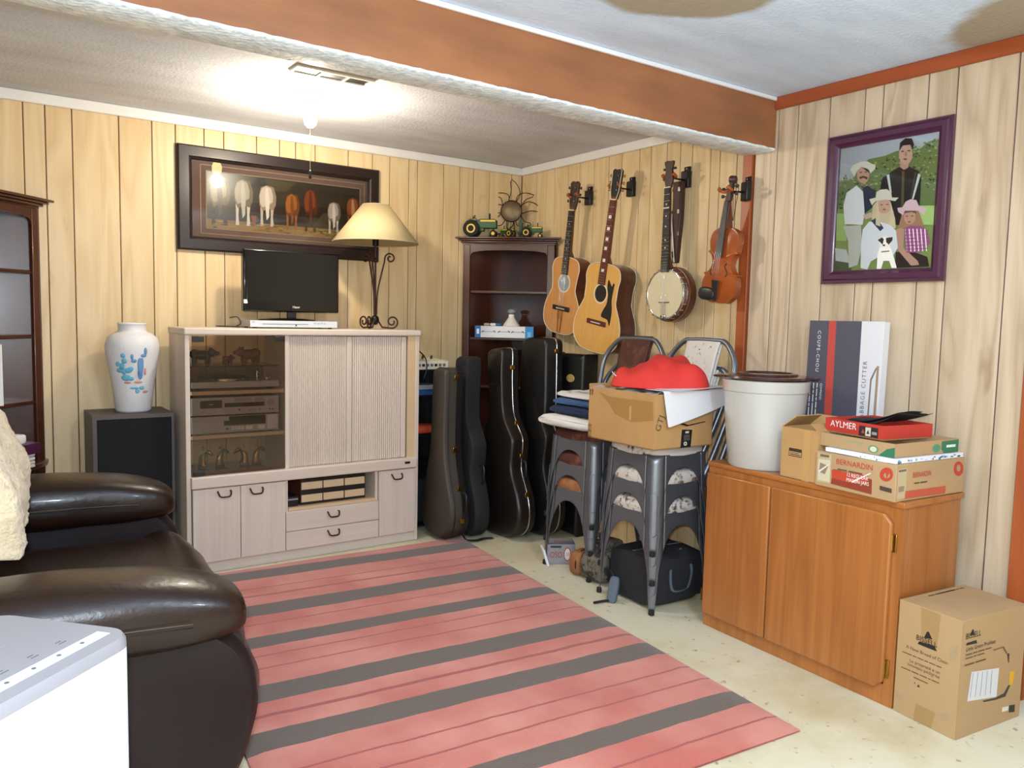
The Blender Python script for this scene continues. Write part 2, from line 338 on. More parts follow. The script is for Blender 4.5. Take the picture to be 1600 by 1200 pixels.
def floor_mat():
    m, nt, N, L, b = _new('floor_paint'); tc = N.new('ShaderNodeTexCoord')
    n = N.new('ShaderNodeTexNoise'); n.inputs['Scale'].default_value = 2.3; n.inputs['Detail'].default_value = 8; n.inputs['Roughness'].default_value = .6; L.new(tc.outputs['Object'], n.inputs[0])
    r = N.new('ShaderNodeValToRGB'); e = r.color_ramp.elements; e[0].position = .30; e[0].color = srgb('#bfae86'); e[1].position = .52; e[1].color = srgb('#d3caae')
    q = e.new(.7); q.color = srgb('#d6cfba'); L.new(n.outputs[0], r.inputs[0])
    n2 = N.new('ShaderNodeTexNoise'); n2.inputs['Scale'].default_value = 26; n2.inputs['Detail'].default_value = 6; L.new(tc.outputs['Object'], n2.inputs[0])
    r2 = N.new('ShaderNodeValToRGB'); r2.color_ramp.elements[0].position = .64; r2.color_ramp.elements[1].position = .72
    L.new(n2.outputs[0], r2.inputs[0]); mx = N.new('ShaderNodeMixRGB'); mx.inputs[2].default_value = srgb('#97845f'); L.new(r2.outputs[0], mx.inputs[0]); L.new(r.outputs[0], mx.inputs[1])
    L.new(mx.outputs[0], b.inputs['Base Color']); b.inputs['Roughness'].default_value = .55
    bp = N.new('ShaderNodeBump'); bp.inputs['Strength'].default_value = .15; L.new(n2.outputs[0], bp.inputs['Height']); L.new(bp.outputs[0], b.inputs['Normal'])
floor_mat()
def ceil_mat(name, base, patches):
    """painted ceiling, with bare unpainted patches at given x, y"""
    m, nt, N, L, b = _new(name); tc = N.new('ShaderNodeTexCoord'); n = N.new('ShaderNodeTexNoise'); n.inputs['Scale'].default_value = 2.2; n.inputs['Detail'].default_value = 6
    mp0 = N.new('ShaderNodeMapping'); mp0.inputs['Scale'].default_value = (1, 3, 1); L.new(tc.outputs['Object'], mp0.inputs[0]); L.new(mp0.outputs[0], n.inputs[0])
    r = N.new('ShaderNodeValToRGB'); c = srgb(base); r.color_ramp.elements[0].position = .3; r.color_ramp.elements[1].position = .7
    r.color_ramp.elements[0].color = tuple(v*.80 for v in c[:3])+(1,); r.color_ramp.elements[1].color = c; L.new(n.outputs[0], r.inputs[0]); out = r.outputs[0]
    nn = N.new('ShaderNodeTexNoise'); nn.inputs['Scale'].default_value = 3; nn.inputs['Detail'].default_value = 6; L.new(tc.outputs['Object'], nn.inputs[0])
    for (px_, py_, sx, sy, rot) in patches:
        mp = N.new('ShaderNodeMapping'); mp.vector_type = 'TEXTURE'; mp.inputs['Location'].default_value = (px_, py_, 0); mp.inputs['Scale'].default_value = (sx, sy, 1e3); mp.inputs['Rotation'].default_value = (0, 0, rot)
        L.new(tc.outputs['Object'], mp.inputs[0]); ln = N.new('ShaderNodeVectorMath'); ln.operation = 'LENGTH'; L.new(mp.outputs[0], ln.inputs[0])
        a = N.new('ShaderNodeMath'); a.operation = 'MULTIPLY_ADD'; a.inputs[1].default_value = .9; L.new(nn.outputs[0], a.inputs[0]); L.new(ln.outputs['Value'], a.inputs[2])
        rr = N.new('ShaderNodeValToRGB'); rr.color_ramp.elements[0].position = .88; rr.color_ramp.elements[1].position = .98
        sc_ = N.new('ShaderNodeMath'); sc_.operation = 'MULTIPLY'; sc_.inputs[1].default_value = .62; L.new(a.outputs[0], sc_.inputs[0]); L.new(sc_.outputs[0], rr.inputs[0])
        rr.color_ramp.elements[0].color = (1, 1, 1, 1); rr.color_ramp.elements[1].color = (0, 0, 0, 1)
        mx = N.new('ShaderNodeMixRGB'); mx.inputs[2].default_value = srgb('#a59a86'); L.new(rr.outputs[0], mx.inputs[0]); L.new(out, mx.inputs[1]); out = mx.outputs[0]
    L.new(out, b.inputs['Base Color']); b.inputs['Roughness'].default_value = .8
    n3 = N.new('ShaderNodeTexNoise'); n3.inputs['Scale'].default_value = 70; n3.inputs['Detail'].default_value = 4; L.new(tc.outputs['Object'], n3.inputs[0])
    bp = N.new('ShaderNodeBump'); bp.inputs['Strength'].default_value = .25; bp.inputs['Distance'].default_value = .01; L.new(n3.outputs[0], bp.inputs['Height']); L.new(bp.outputs[0], b.inputs['Normal'])
ceil_mat('ceiling_near', '#d9eaff', [(1.80, 1.72, .30, .20, -.3), (2.95, 1.08, .38, .34, .2)]); ceil_mat('ceiling_far', '#d6d9e0', [])
mat('beam_brown', '#98633f', .5, var=.22, vscale=5, bump=.15, bscale=14, stretch=(.6, 1, 2)); mat('beam_white', '#e6f1fb', .6, var=.25, vscale=26, bump=.7, bscale=60, coat=.2); mat('paint_white', '#e4e6ea', .55)
# ---------------------------------------------------------------- the room
XW, YW, XN, ZC = 3.123, 4.36, 3.0, 2.274      # far right wall, back wall, near right wall (stands proud), ceiling
XL, YF = -.95, -1.6                            # left wall and the wall behind the camera
YT = 2.43                                      # where the proud near wall ends
struct(G().box(XL-.1, XW+.2, YF-.1, YW+.2, -.1, 0), 'floor', 'floor_paint', smooth=0)
BN, BF, BZ = 2.268, 2.42, 2.045                # beam near face, far face, underside
struct(G().box(XL-.1, XW+.2, YF-.1, BF, ZC, ZC+.1), 'ceiling', 'ceiling_near', smooth=0)
struct(G().box(XL-.1, XW+.2, BF, YW+.2, ZC, ZC+.1), 'ceiling_back', 'ceiling_far', smooth=0)
wb = struct(G().box(XL-.1, XW+.2, YW+.006, YW+.1, 0, ZC), 'wall_back', 'groove', smooth=0)
wr = struct(G().box(XW+.006, XW+.1, YT, YW+.01, 0, ZC), 'wall_right', 'groove', smooth=0)
wn = struct(G().box(XN+.006, XW+.1, YF, YT, 0, ZC), 'wall_right_near', 'groove', smooth=0)
struct(G().box(XL-.1, XL, YF, YW, 0, ZC), 'wall_left', 'panel_far', smooth=0)
struct(G().box(XL, XW, YF-.1, YF, 0, ZC), 'wall_front', 'panel_near', smooth=0)
def planks(wall, edges, axis, plane, top, m, thick=.008, gap=.0035):
    for a, b in zip(edges[:-1], edges[1:]):
        lo, hi = min(a, b)+gap/2, max(a, b)-gap/2
        if hi-lo < .01: continue
        g = G()
        if axis == 'x': g.box(lo, hi, plane, plane+thick, 0.002, top)
        else: g.box(plane, plane+thick, lo, hi, .002, top)
        g.build('plank', m, wall, bevel=.0025, seg=1)
cr = 2.221
bx = [XL]+[-.82, -.7, -.52, -.40, -.22, -.06, .05]+[float(on(x, 157+.147*x, 1, YW)[0]) for x in (-18, 35, 69.5, 111.7, 185, 237, 273.7, 318.7, 349.5, 401, 437, 462, 492.5, 544.5, 582.5, 609.5, 639.5, 653, 694, 719, 740.6, 765.6, 800)]+[XW]
planks(wb, bx, 'x', YW, ZC, 'panel_far')
ry = [YW]+[float(on(x, 277-.235*(x-816), 0, XW)[1]) for x in (839, 866.9, 888.7, 906, 928.7, 951.9, 972, 1000, 1018, 1043, 1064, 1083, 1112, 1127, 1154)]+[YT]
planks(wr, ry, 'y', XW, ZC, 'panel_far')
ny = [YT-.055]+[float(on(x, y, 0, XN)[1]) for x, y in ((1217.5, 173), (1248, 166), (1297.6, 154.7), (1352.5, 142), (1381, 136), (1452, 118), (1498, 107.7), (1594.4, 84))]
d = ny[-1]
for s in (.14, .11, .2, .13, .1, .24, .15, .12, .2, .14, .1, .22, .16, .11, .2, .15, .2): d -= s; ny.append(d)
ny = [v for v in ny if v > YF]+[YF]
planks(wn, ny, 'y', XN, ZC, 'panel_near')
# mouldings
struct(G().box(XL, XW, YW-.018, YW-.0005, cr, ZC-.0005), 'trim_1', 'crown_white', bevel=.006)
struct(G().box(XW-.018, XW-.0005, YT+.01, YW-.0185, cr, ZC-.0005), 'trim_2', 'crown_white', bevel=.006)
struct(G().box(XN-.016, XN-.0005, YF, BN-.001, 2.219, ZC-.0005), 'trim_3', 'red_trim', bevel=.003)
struct(G().box(XN-.014, XW-.001, YT-.052, YT, .001, ZC-.001), 'trim_4', 'red_trim_v', bevel=.003)
cy0 = float(on(1583, 840, 0, XN)[1])
struct(G().box(XN-.02, XN-.0005, cy0-.075, cy0, .001, 2.2185), 'trim_5', 'red_trim_v', bevel=.003)
# beam
bm_ = thing('ceiling_beam', 'brown painted ceiling beam with rough white underside', 'beam', (1.0, (BN+BF)/2, BZ))
G().box(XL, XN-.002, BN, BF, BZ+.006, ZC-.0005).build('beam_body', 'beam_brown', bm_, world=True, smooth=0)
g = G(); n = 160
def bw(u, v):
    x = XL+(XN-.003-XL)*u; e = .0016*noise3((x*9, v*3, 1), 3)+.0008*math.sin(x*140)
    pr = [(BN-.0015, BZ+.010+e), (BN-.0025, BZ+.002), (BN+.004, BZ-.002), (BF-.004, BZ-.002), (BF+.0025, BZ+.002), (BF+.0015, BZ+.010-e)][min(5, int(round(v*5)))]
    return (x, pr[0], pr[1])
g.grid(bw, n, 5).build('underside_paint', 'beam_white', bm_, world=True, smooth=40)
G().box(XL, XN-.017, BN-.012, BN-.0005, ZC-.018, ZC-.0006).build('top_strip', 'paint_white', bm_, world=True, bevel=.003)
# ceiling register
q = on(520, 117, 2, ZC)
rg = thing('ceiling_register', 'small metal ceiling vent with dark slots beside the beam', 'vent', (q[0], q[1], ZC-.006))
g = G(); g.box(-.17, .17, -.05, -.038, -.004, .005); g.box(-.17, .17, .038, .05, -.004, .005)
for x in (-.17, -.06, .05, .158): g.box(x, x+.012, -.038, .038, -.004, .005)
g.build('grille_frame', 'porcelain', rg); G().box(-.16, .16, -.04, .04, .002, .0055).build('dark_slot', 'black_metal', rg)
# ceiling lamp
LX, LY = 1.376*.985, 3.613*.985
lp = thing('ceiling_lamp', 'bare glowing bulb in white porcelain ceiling holder with pull cord', 'lamp', (LX, LY, ZC))
G().lathe([(.002, -.0005), (.055, -.0005), (.057, -.008), (.05, -.018), (.03, -.03), (.026, -.05), (.0, -.052)], 28).build('lamp_holder', 'porcelain', lp, smooth=40)
G().lathe([(.013, -.05), (.014, -.065), (.026, -.09), (.030, -.112), (.026, -.135), (.012, -.148), (.001, -.15)], 24).build('bulb', 'bulb_glass', lp, smooth=180)
zk = float(on(478, 277, 1, LY)[2])
G().tube([(-.012, -.03, -.04), (-.012, -.03, zk-ZC+.03)], .0012, 6).build('pull_cord', 'cord', lp)
G().lathe([(.001, 0), (.006, .003), (.007, .01), (.004, .018), (.006, .026), (.006, .034), (.001, .04)], 12, (-.012, -.03, zk-ZC-.01)).build('cord_knob', 'black_plastic', lp, smooth=180)
bpy.data.objects['ceiling_bulb_light'].location = (LX, LY, ZC-.19)
# ================================================================ rug
rA = on(718, 841, 2, 0); rB = on(1251, 1143.6, 2, 0)
rd = (rB-rA); RL = float(np.linalg.norm(rd)); rd /= RL; RW = 1.56
def rug_mat():
    m, nt, N, L, b = _new('rug_wool'); tc = N.new('ShaderNodeTexCoord'); sp = N.new('ShaderNodeSeparateXYZ'); L.new(tc.outputs['Object'], sp.inputs[0])
    nz = N.new('ShaderNodeTexNoise'); nz.inputs['Scale'].default_value = 9; nz.inputs['Detail'].default_value = 5; L.new(tc.outputs['Object'], nz.inputs[0])
    ad = N.new('ShaderNodeMath'); ad.operation = 'MULTIPLY_ADD'; ad.inputs[1].default_value = .014; L.new(nz.outputs[0], ad.inputs[0]); L.new(sp.outputs['Y'], ad.inputs[2])
    dv = N.new('ShaderNodeMath'); dv.operation = 'DIVIDE'; dv.inputs[1].default_value = RL; L.new(ad.outputs[0], dv.inputs[0])
    def pos(zx):
        zy = 35+(zx-620)*510/898; p = on(350+zx*.59375, 820+zy*.59375, 2, 0); return float(np.dot(p-rA, rd))/RL+.003
    def ramp(bands):
        r = N.new('ShaderNodeValToRGB'); r.color_ramp.interpolation = 'CONSTANT'; e = r.color_ramp.elements; e[0].color = (0, 0, 0, 1); e[0].position = 0
        e.remove(e[1])
        for a, c in bands:
            q = e.new(min(a, .999)); q.color = (1, 1, 1, 1); q = e.new(min(c, .9999)); q.color = (0, 0, 0, 1)
        L.new(dv.outputs[0], r.inputs[0]); return r
    dark = ramp([(pos(a), pos(c)) for a, c in ((645, 672), (755, 789), (850, 884), (988, 1033), (1112, 1163), (1335, 1390))])
    thin = ramp([(pos(a)-.0028, pos(a)+.0028) for a in (631, 703, 727, 815, 908, 943, 1072, 1222, 1277, 1452)])
    n2 = N.new('ShaderNodeTexNoise'); n2.inputs['Scale'].default_value = 3.2; n2.inputs['Detail'].default_value = 3; L.new(tc.outputs['Object'], n2.inputs[0])
    r2 = N.new('ShaderNodeValToRGB'); r2.color_ramp.elements[0].color = srgb('#b65a4c'); r2.color_ramp.elements[1].color = srgb('#c97d6e'); r2.color_ramp.elements[0].position = .35; r2.color_ramp.elements[1].position = .65
    L.new(n2.outputs[0], r2.inputs[0])
    m1 = N.new('ShaderNodeMixRGB'); m1.inputs[2].default_value = srgb('#983f3b'); L.new(thin.outputs[0], m1.inputs[0]); L.new(r2.outputs[0], m1.inputs[1])
    m2 = N.new('ShaderNodeMixRGB'); m2.inputs[2].default_value = srgb('#57463c'); L.new(dark.outputs[0], m2.inputs[0]); L.new(m1.outputs[0], m2.inputs[1])
    L.new(m2.outputs[0], b.inputs['Base Color']); b.inputs['Roughness'].default_value = .95; b.inputs['Sheen Weight'].default_value = .3
    n3 = N.new('ShaderNodeTexNoise'); n3.inputs['Scale'].default_value = 260; L.new(tc.outputs['Object'], n3.inputs[0])
    bp = N.new('ShaderNodeBump'); bp.inputs['Strength'].default_value = .5; bp.inputs['Distance'].default_value = .004; L.new(n3.outputs[0], bp.inputs['Height']); L.new(bp.outputs[0], b.inputs['Normal'])
rug_mat()
ra = math.atan2(rd[1], rd[0])-math.pi/2
M = Matrix.Translation(Vector(rA)) @ Matrix.Rotation(ra, 4, 'Z')      # local y runs along the right edge towards the viewer
g = G()
def rugf(u, v):
    x = RW*u; y = RL*v; e = min(u, 1-u, v, 1-v)
    y = y+.05*x*(1-v)
    return (x, y, .003+.011*min(1, e*40+.35)+.0012*noise3((x*3, y*3, 0), 1.5))
g.grid(rugf, 36, 48)
nb = len(g.v); g.add([(0, 0, .001), (RW, .05*RW, .001), (RW, RL, .001), (0, RL, .001)], [(0, 1, 2, 3)])
o = g.build('rug', 'rug_wool', None, smooth=60); o.matrix_world = M; MW[o.name] = M
tag(o, 'coral red wool rug with dark brown stripes on the floor', 'rug')
# ================================================================ entertainment centre
YC = 3.945
cxz = lambda x, y, Y=YC: (float(on(x, y, 1, Y)[0]), float(on(x, y, 1, Y)[2]))
EX0, EX1, EZ, ED = .888, 2.141, 1.201, .335
ec = thing('entertainment_center', 'whitewashed oak entertainment center with smoked glass door and tambour doors', 'cabinet', ((EX0+EX1)/2, YC, 0))
B = lambda *a: G().box(*a)
YB = YC+ED
zl1 = cxz(470, 730)[1]; zl0 = zl1-.058          # ledge top and underside
B(EX0, EX0+.022, YC, YB, .001, EZ-.03).build('side_panel', 'white_oak', ec, world=True, bevel=.002)
B(EX1-.022, EX1, YC, YB, .001, EZ-.03).build('side_panel', 'white_oak', ec, world=True, bevel=.002)
B(EX0-.006, EX1+.006, YC-.012, YB, EZ-.034, EZ).build('top', 'white_oak_h', ec, world=True, bevel=.008, seg=3)
xp = cxz(446, 600)[0]; xr1 = cxz(637, 600)[0]
zt0 = EZ-.034
B(xp, xp+.018, YC+.004, YB, zl1, zt0).build('partition', 'white_oak', ec, world=True)
B(xr1, EX1-.022, YC+.002, YC+.03, zl1, zt0).build('stile', 'oak_edge', ec, world=True)
B(EX0+.018, EX1-.018, YC-.028, YB, zl0, zl1).build('ledge', 'white_oak_h', ec, world=True, bevel=.007, seg=3)
q = cxz(633, 721); 
B(q[0]-.016, q[0]+.016, YC-.030, YC-.0275, q[1]-.008, q[1]+.004).build('badge', 'black_metal', ec, world=True)
for y0 in (611, 679):
    z = cxz(370, y0)[1]; B(EX0+.022, xp, YC+.03, YB-.01, z-.018, z).build('shelf', 'oak_edge', ec, world=True)
SH1, SH2 = cxz(370, 611)[1], cxz(370, 679)[1]
gd = B(EX0+.030, xp-.004, YC-.004, YC+.001, zl1+.004, zt0-.004).build('glass_door', 'smoked_glass', ec, world=True, smooth=0)
for x0, x1, z0, z1 in ((EX0+.031, EX0+.085, zt0-.032, zt0-.005), (xp-.055, xp-.005, zt0-.026, zt0-.005), (EX0+.031, EX0+.085, zl1+.005, zl1+.024)):
    B(x0, x1, YC-.010, YC-.0045, z0, z1).build('hinge_plate', 'black_plastic', gd, world=True, bevel=.002)
# tambour doors, ribbed
xm = cxz(551, 620)[0]
for a, b_, n in ((xp+.019, xm-.002, 27), (xm+.003, xr1-.008, 23)):
    td = B(a, b_, YC+.016, YC+.022, zl1+.002, zt0-.003).build('tambour_door', 'white_oak', ec, world=True)
    g = G(); w_ = (b_-a-.03)/n
    for i in range(n):
        x = a+(i+.5)*w_; pr = [(x-w_*.42, YC+.016), (x-w_*.36, YC+.012), (x, YC+.0095), (x+w_*.36, YC+.012), (x+w_*.42, YC+.016)]
        g.prism(pr, zl1+.003, zt0-.004, 'xy')
    g.build('slats', 'white_oak', td, world=True, kind='stuff')
    B(b_-.028, b_, YC+.004, YC+.016, zl1+.003, zt0-.004).build('pull_rail', 'white_oak', td, world=True, bevel=.003)
# lower half
zb = cxz(444, 860)[1]; zd = zl0-.004
def handle(par, px_, py_):
    x, z = cxz(px_, py_, YC-.015); w2 = .030
    pts = crom([(x-w2, YC-.0185, z+.012), (x-w2-.001, YC-.030, z+.010), (x-w2+.004, YC-.040, z-.006), (x-w2+.014, YC-.042, z-.012), (x, YC-.042, z-.0125), (x+w2-.014, YC-.042, z-.012), (x+w2-.004, YC-.040, z-.006), (x+w2+.001, YC-.030, z+.010), (x+w2, YC-.0185, z+.012)], 4)
    G().tube(pts, .0042, 8).build('handle', 'iron', par, world=True, smooth=60)
xd1 = cxz(374.7, 800)[0]; xd2 = cxz(445, 800)[0]; xn2 = cxz(590, 780)[0]; xe = EX1-.024
for a, b_, h in ((EX0+.024, xd1, (350, 771)), (xd1, xd2, (400, 766)), (xn2, xe, (619, 744))):
    d = B(a+.0015, b_-.0015, YC-.018, YC-.001, zb+.002, zd).build('cabinet_door', 'white_oak', ec, world=True, bevel=.002); handle(d, *h)
zn = cxz(520, 790)[1]; zm = cxz(518, 820.5)[1]
for z0, z1, h in ((zm+.0015, zn, (520, 802)), (zb+.002, zm-.0015, (520, 831))):
    d = B(xd2+.0015, xn2-.0015, YC-.018, YC-.001, z0, z1).build('drawer', 'white_oak_h', ec, world=True, bevel=.002); handle(d, *h)
B(xd2, xd2+.016, YC, YB, .05, zd).build('partition', 'white_oak', ec, world=True); B(xn2-.016, xn2, YC, YB, .05, zd).build('partition', 'white_oak', ec, world=True)
B(xd2+.016, xn2-.016, YC-.012, YB-.01, zn+.002, zn+.016).build('niche_shelf', 'oak_edge', ec, world=True)
B(xd2+.016, xn2-.016, YB-.010, YB-.004, zn+.017, zd).build('niche_back', 'oak_edge', ec, world=True)
B(EX0+.022, EX1-.022, YC+.006, YC+.022, .001, zb).build('plinth', 'white_oak_h', ec, world=True)
B(EX0+.022, xd2, YB-.008, YB-.003, .05, zl0).build('back_panel', 'oak_edge', ec, world=True)
B(xp+.018, EX1-.022, YB-.008, YB-.003, zl1, zt0).build('back_panel', 'oak_edge', ec, world=True)
# ---- things behind the smoked glass
tx0, tx1 = EX0+.034, xp-.02
tt = thing('turntable', 'silver record turntable on the top shelf behind the smoked glass', 'turntable', ((tx0+tx1)/2, YC+.16, SH1+.001))
W = (tx1-tx0)/2
for x in (-W+.04, W-.04):
    for y in (-.09, .1): G().lathe([(.014, 0), (.016, .008), (.014, .012)], 12, (x, y, 0)).build('foot', 'rubber', tt)
G().box(-W, W, -.125, .13, .012, .044).build('plinth', 'silver_plastic', tt, bevel=.003)
G().lathe([(.001, .045), (.125, .045), (.125, .056), (.001, .057)], 40, (-.03, 0, 0)).build('platter', 'chrome', tt, smooth=40)
G().lathe([(.001, .057), (.118, .057), (.118, .061), (.001, .061)], 40, (-.03, 0, 0)).build('mat', 'rubber', tt, smooth=40)
g = G(); g.lathe([(.014, .044), (.014, .08), (.001, .081)], 12, (W-.05, .08, 0)); g.tube([(W-.05, .11, .075), (W-.05, .02, .078), (W-.09, -.07, .072)], .004, 8); g.build('tonearm', 'chrome', tt)
G().lathe([(.001, .044), (.012, .044), (.012, .058), (.001, .058)], 12, (W-.045, -.06, 0)).build('knob', 'chrome', tt); G().lathe([(.001, .044), (.009, .044), (.009, .060), (.001, .06)], 12, (W-.018, .0, 0)).build('knob', 'ink_red', tt)
g = G(); g.box(-W, W, -.125, .13, .118, .122); g.box(-W, W, .126, .13, .046, .118); g.build('dust_cover', 'clear_plastic', tt, smooth=0)
def fig(name, label, cat, loc, blobs, m, rz=0, s=1, group=None):
    g = G()
    for c, a in blobs: g.sup([v*s for v in c], [v*s for v in a], 1, 1, 10, 14)
    o = g.build(name, m, None, smooth=180); o.location = loc; o.rotation_euler = (0, 0, rz); MW[o.name] = Matrix.Translation(Vector(loc)) @ Matrix.Rotation(rz, 4, 'Z'); return tag(o, label, cat, group)
ctop = SH1+.001+.1235
quad = [((0, 0, .055), (.055, .027, .028)), ((.055, 0, .068), (.026, .022, .024)), ((.085, 0, .066), (.018, .012, .012)), ((-.04, 0, .06), (.03, .028, .028)), ((.05, .014, .09), (.007, .006, .009)), ((.05, -.014, .09), (.007, .006, .009)),
        ((.035, .016, .025), (.012, .011, .026)), ((.03, -.016, .025), (.012, .011, .026)), ((-.045, .016, .025), (.013, .011, .026)), ((-.04, -.016, .025), (.013, .011, .026))]
x, z = cxz(317, 560, YC+.12); fig('bear_figurine', 'dark bear figurine standing on the turntable dust cover', 'figurine', (x, YC+.14, ctop), quad, 'bear_dark', -.5, .85)
x, z = cxz(391, 560, YC+.12); fig('bear_figurine', 'brown walking bear figurine above the turntable', 'figurine', (x, YC+.14, ctop), quad, 'bear_brown', math.pi+.3, .9)
x, z = cxz(356, 566, YC+.12); fig('animal_figurine', 'small reddish clay animal figurine between two bears', 'figurine', (x, YC+.12, ctop), quad, 'clay', .6, .5)
def hifi(name, label, cat, z0, h, kind):
    t = thing(name, label, cat, ((tx0+tx1)/2, YC+.12, z0)); w_ = W
    for sx in (-1, 1):
        for y in (-.06, .09): G().lathe([(.012, 0), (.013, .006)], 10, (sx*(w_-.04), y, 0)).build('foot', 'rubber', t)
    G().box(-w_, w_, -.07, .11, .006, h+.006).build('case', 'black_metal', t, bevel=.002)
    G().box(-w_, w_, -.076, -.0702, .006, h+.006).build('face_plate', 'silver_plastic', t, bevel=.001)
    F = -.0764
    bx_ = lambda nm, a, b_, c, d_, m, dep=.004: G().box(-w_+2*w_*a, -w_+2*w_*b_, F-dep, F, .006+h*c, .006+h*d_).build(nm, m, t, bevel=.0008)
    if kind == 'deck':
        cd_ = bx_('cassette_door', .10, .34, .40, .84, 'black_plastic'); text('lettering', '----', .011, cd_, (-w_+2*w_*.19, F-.0045, .006+h*.6), (1, 0, 0), (0, 0, 1), 'silver_plastic')
        bx_('display', .37, .83, .42, .66, 'black_gloss', .002); bx_('meter_window', .48, .68, .72, .94, 'grey_plastic', .001); bx_('meter_window', .72, .82, .72, .92, 'grey_plastic', .001)
        for a, z_, r in ((.905, .62, .016), (.775, .22, .006), (.715, .22, .005), (.66, .22, .005), (.89, .22, .004), (.925, .22, .004), (.535, .25, .004)):
            G().lathe([(.001, F-.012 if r > .01 else F-.005), (r, F-.012 if r > .01 else F-.005), (r, F)], 16, (-w_+2*w_*a, 0, .006+h*z_), 'y').build('knob', 'grey_plastic' if r > .0045 else 'ink_black', t, smooth=40)
        text('lettering', '------', .007, t, (-w_+2*w_*.1, F-.0002, .006+h*.16), (1, 0, 0), (0, 0, 1), 'ink_grey', lift=.0003)
    else:
        bx_('display', .42, .84, .42, .96, 'black_gloss', .002); bx_('display', .36, .42, .42, .7, 'black_gloss', .0021)
        for a in (.45, .485, .52, .555):
            for z_ in (.14, .26): bx_('button', a, a+.028, z_, z_+.09, 'ink_white', .003)
        bx_('button', .61, .69, .12, .34, 'ink_white', .003); bx_('button', .75, .83, .1, .34, 'ink_white', .003)
        bx_('side_panel', .86, .985, .1, .95, 'pale_plastic', .001)
        G().lathe([(.001, F-.005), (.005, F-.005), (.005, F)], 14, (-w_+2*w_*.395, 0, .006+h*.22), 'y').build('knob', 'ink_black', t, smooth=40)
        text('lettering', '-- --', .007, t, (-w_+2*w_*.03, F-.0002, .006+h*.74), (1, 0, 0), (0, 0, 1), 'ink_grey', lift=.0003)
zs = SH2+.001; hh = (SH1-.018-zs)
hifi('stereo_tuner', 'silver stereo tuner with white buttons under the cassette deck', 'stereo', zs, hh*.42, 'tuner')
hifi('cassette_deck', 'silver cassette deck with round knob on top of the tuner', 'stereo', zs+hh*.42+.0065, hh*.44, 'deck')
# brass horse-head bookends on the cabinet floor
for i, (px_, dx, rz) in enumerate(((318, 1, -.4), (345, -1, .35), (382, 1, 2.9), (402, 1, .2))):
    x, _ = cxz(px_, 715, YC+.12)
    t = thing('brass_bookend', ['brass horse head bookend nearest the glass door hinge', 'brass horse head bookend second from the glass door hinge', 'brass horse head bookend with its back turned to its neighbour', 'brass horse head bookend beside the inner cabinet partition'][i], 'bookend', (x, YC+.13, zl1+.001), rz, 'brass bookends on the bottom shelf of the media cabinet')
    G().box(-.03, .03, -.022, .022, 0, .006).build('base', 'brass', t, bevel=.002)
    g = G(); R_ = []
    for k, (a, z_, rx_, ry_) in enumerate(((0, .006, .026, .018), (-.002, .03, .022, .015), (-.004, .055, .017, .013), (0, .078, .016, .012), (.012, .094, .015, .011), (.03, .092, .011, .009), (.045, .080, .008, .007), (.05, .074, .003, .003))):
        R_.append([(a+rx_*math.cos(2*math.pi*j/12)*(1 if k < 5 else .55), ry_*math.sin(2*math.pi*j/12), z_+(rx_*.8*math.cos(2*math.pi*j/12) if k >= 4 else 0)) for j in range(12)])
    g.rings(R_); g.build('horse_head', 'brass', t, smooth=180)
    for sy in (-1, 1): G().sup((.0, sy*.007, .112), (.004, .004, .011), 1, 1, 6, 8).build('ear', 'brass', t, smooth=180)
# cassette storage box in the niche
x0 = cxz(472, 780)[0]; x1 = cxz(574, 770)[0]; zz = zn+.0165
st = thing('cassette_case', 'dark cassette storage box with six wood-grain drawers in cabinet niche', 'storage box', ((x0+x1)/2, YC+.03, zz))
hw = (x1-x0)/2; hz = zd-zz-.012
G().box(-hw, hw, .006, .2, 0, hz).build('case', 'rosewood_plain', st, bevel=.002)
G().box(-hw, hw, 0, .0055, 0, hz).build('front_frame', 'black_plastic', st)
for r in range(2):
    for c in range(3):
        a = -hw+.006+c*(2*hw-.006)/3; G().box(a, a+(2*hw-.006)/3-.006, -.006, -.0004, .014+r*hz*.5, .014+r*hz*.5+hz*.29).build('drawer', 'oak_edge', st, bevel=.001)
for k in range(5):
    single(G().box(xd2+.022, x0-.012, YC+.02+.004*(k % 2), YC+.14, zz+k*.0105, zz+k*.0105+.0095), 'cassette', 'black_plastic' if k != 3 else 'grey_plastic', ['bottom loose cassette of the stack beside the dark drawer box', 'loose black cassette second from the bottom of the niche stack', 'middle loose black cassette of the niche stack', 'grey loose cassette under the topmost of the niche stack', 'topmost loose cassette of the stack beside the dark drawer box'][k], 'cassette', ((xd2+x0)/2, YC+.08, zz+k*.0105), 'loose cassettes in the niche', bevel=.001)
# ================================================================ on top of it: player, television, lamp
x0, _ = cxz(391, 505, 4.0); x1, _ = cxz(527, 505, 4.0)
dv = thing('dvd_player', 'slim silver disc player under the television', 'disc player', ((x0+x1)/2, 4.0, EZ+.001)); hw = (x1-x0)/2
for sx in (-1, 1):
    for y in (.03, .17): G().lathe([(.010, 0), (.011, .006)], 10, (sx*(hw-.03), y, 0)).build('foot', 'rubber', dv)
G().box(-hw, hw, .004, .2, .006, .039).build('case', 'silver_plastic', dv, bevel=.002)
fp = G().box(-hw, hw, 0, .0038, .006, .039).build('front_panel', 'pale_plastic', dv, bevel=.001)
G().box(-hw+.06, hw-.16, -.0012, -.0001, .021, .0235).build('tray_slot', 'ink_grey', fp); G().lathe([(.001, -.0025), (.004, -.0025), (.004, -.0001)], 12, (.005, 0, .016), 'y').build('power_light', 'ink_black', fp)
g = G()
for k in range(4): g.box(hw-.13+k*.018, hw-.118+k*.018, -.0015, -.0001, .026, .030)
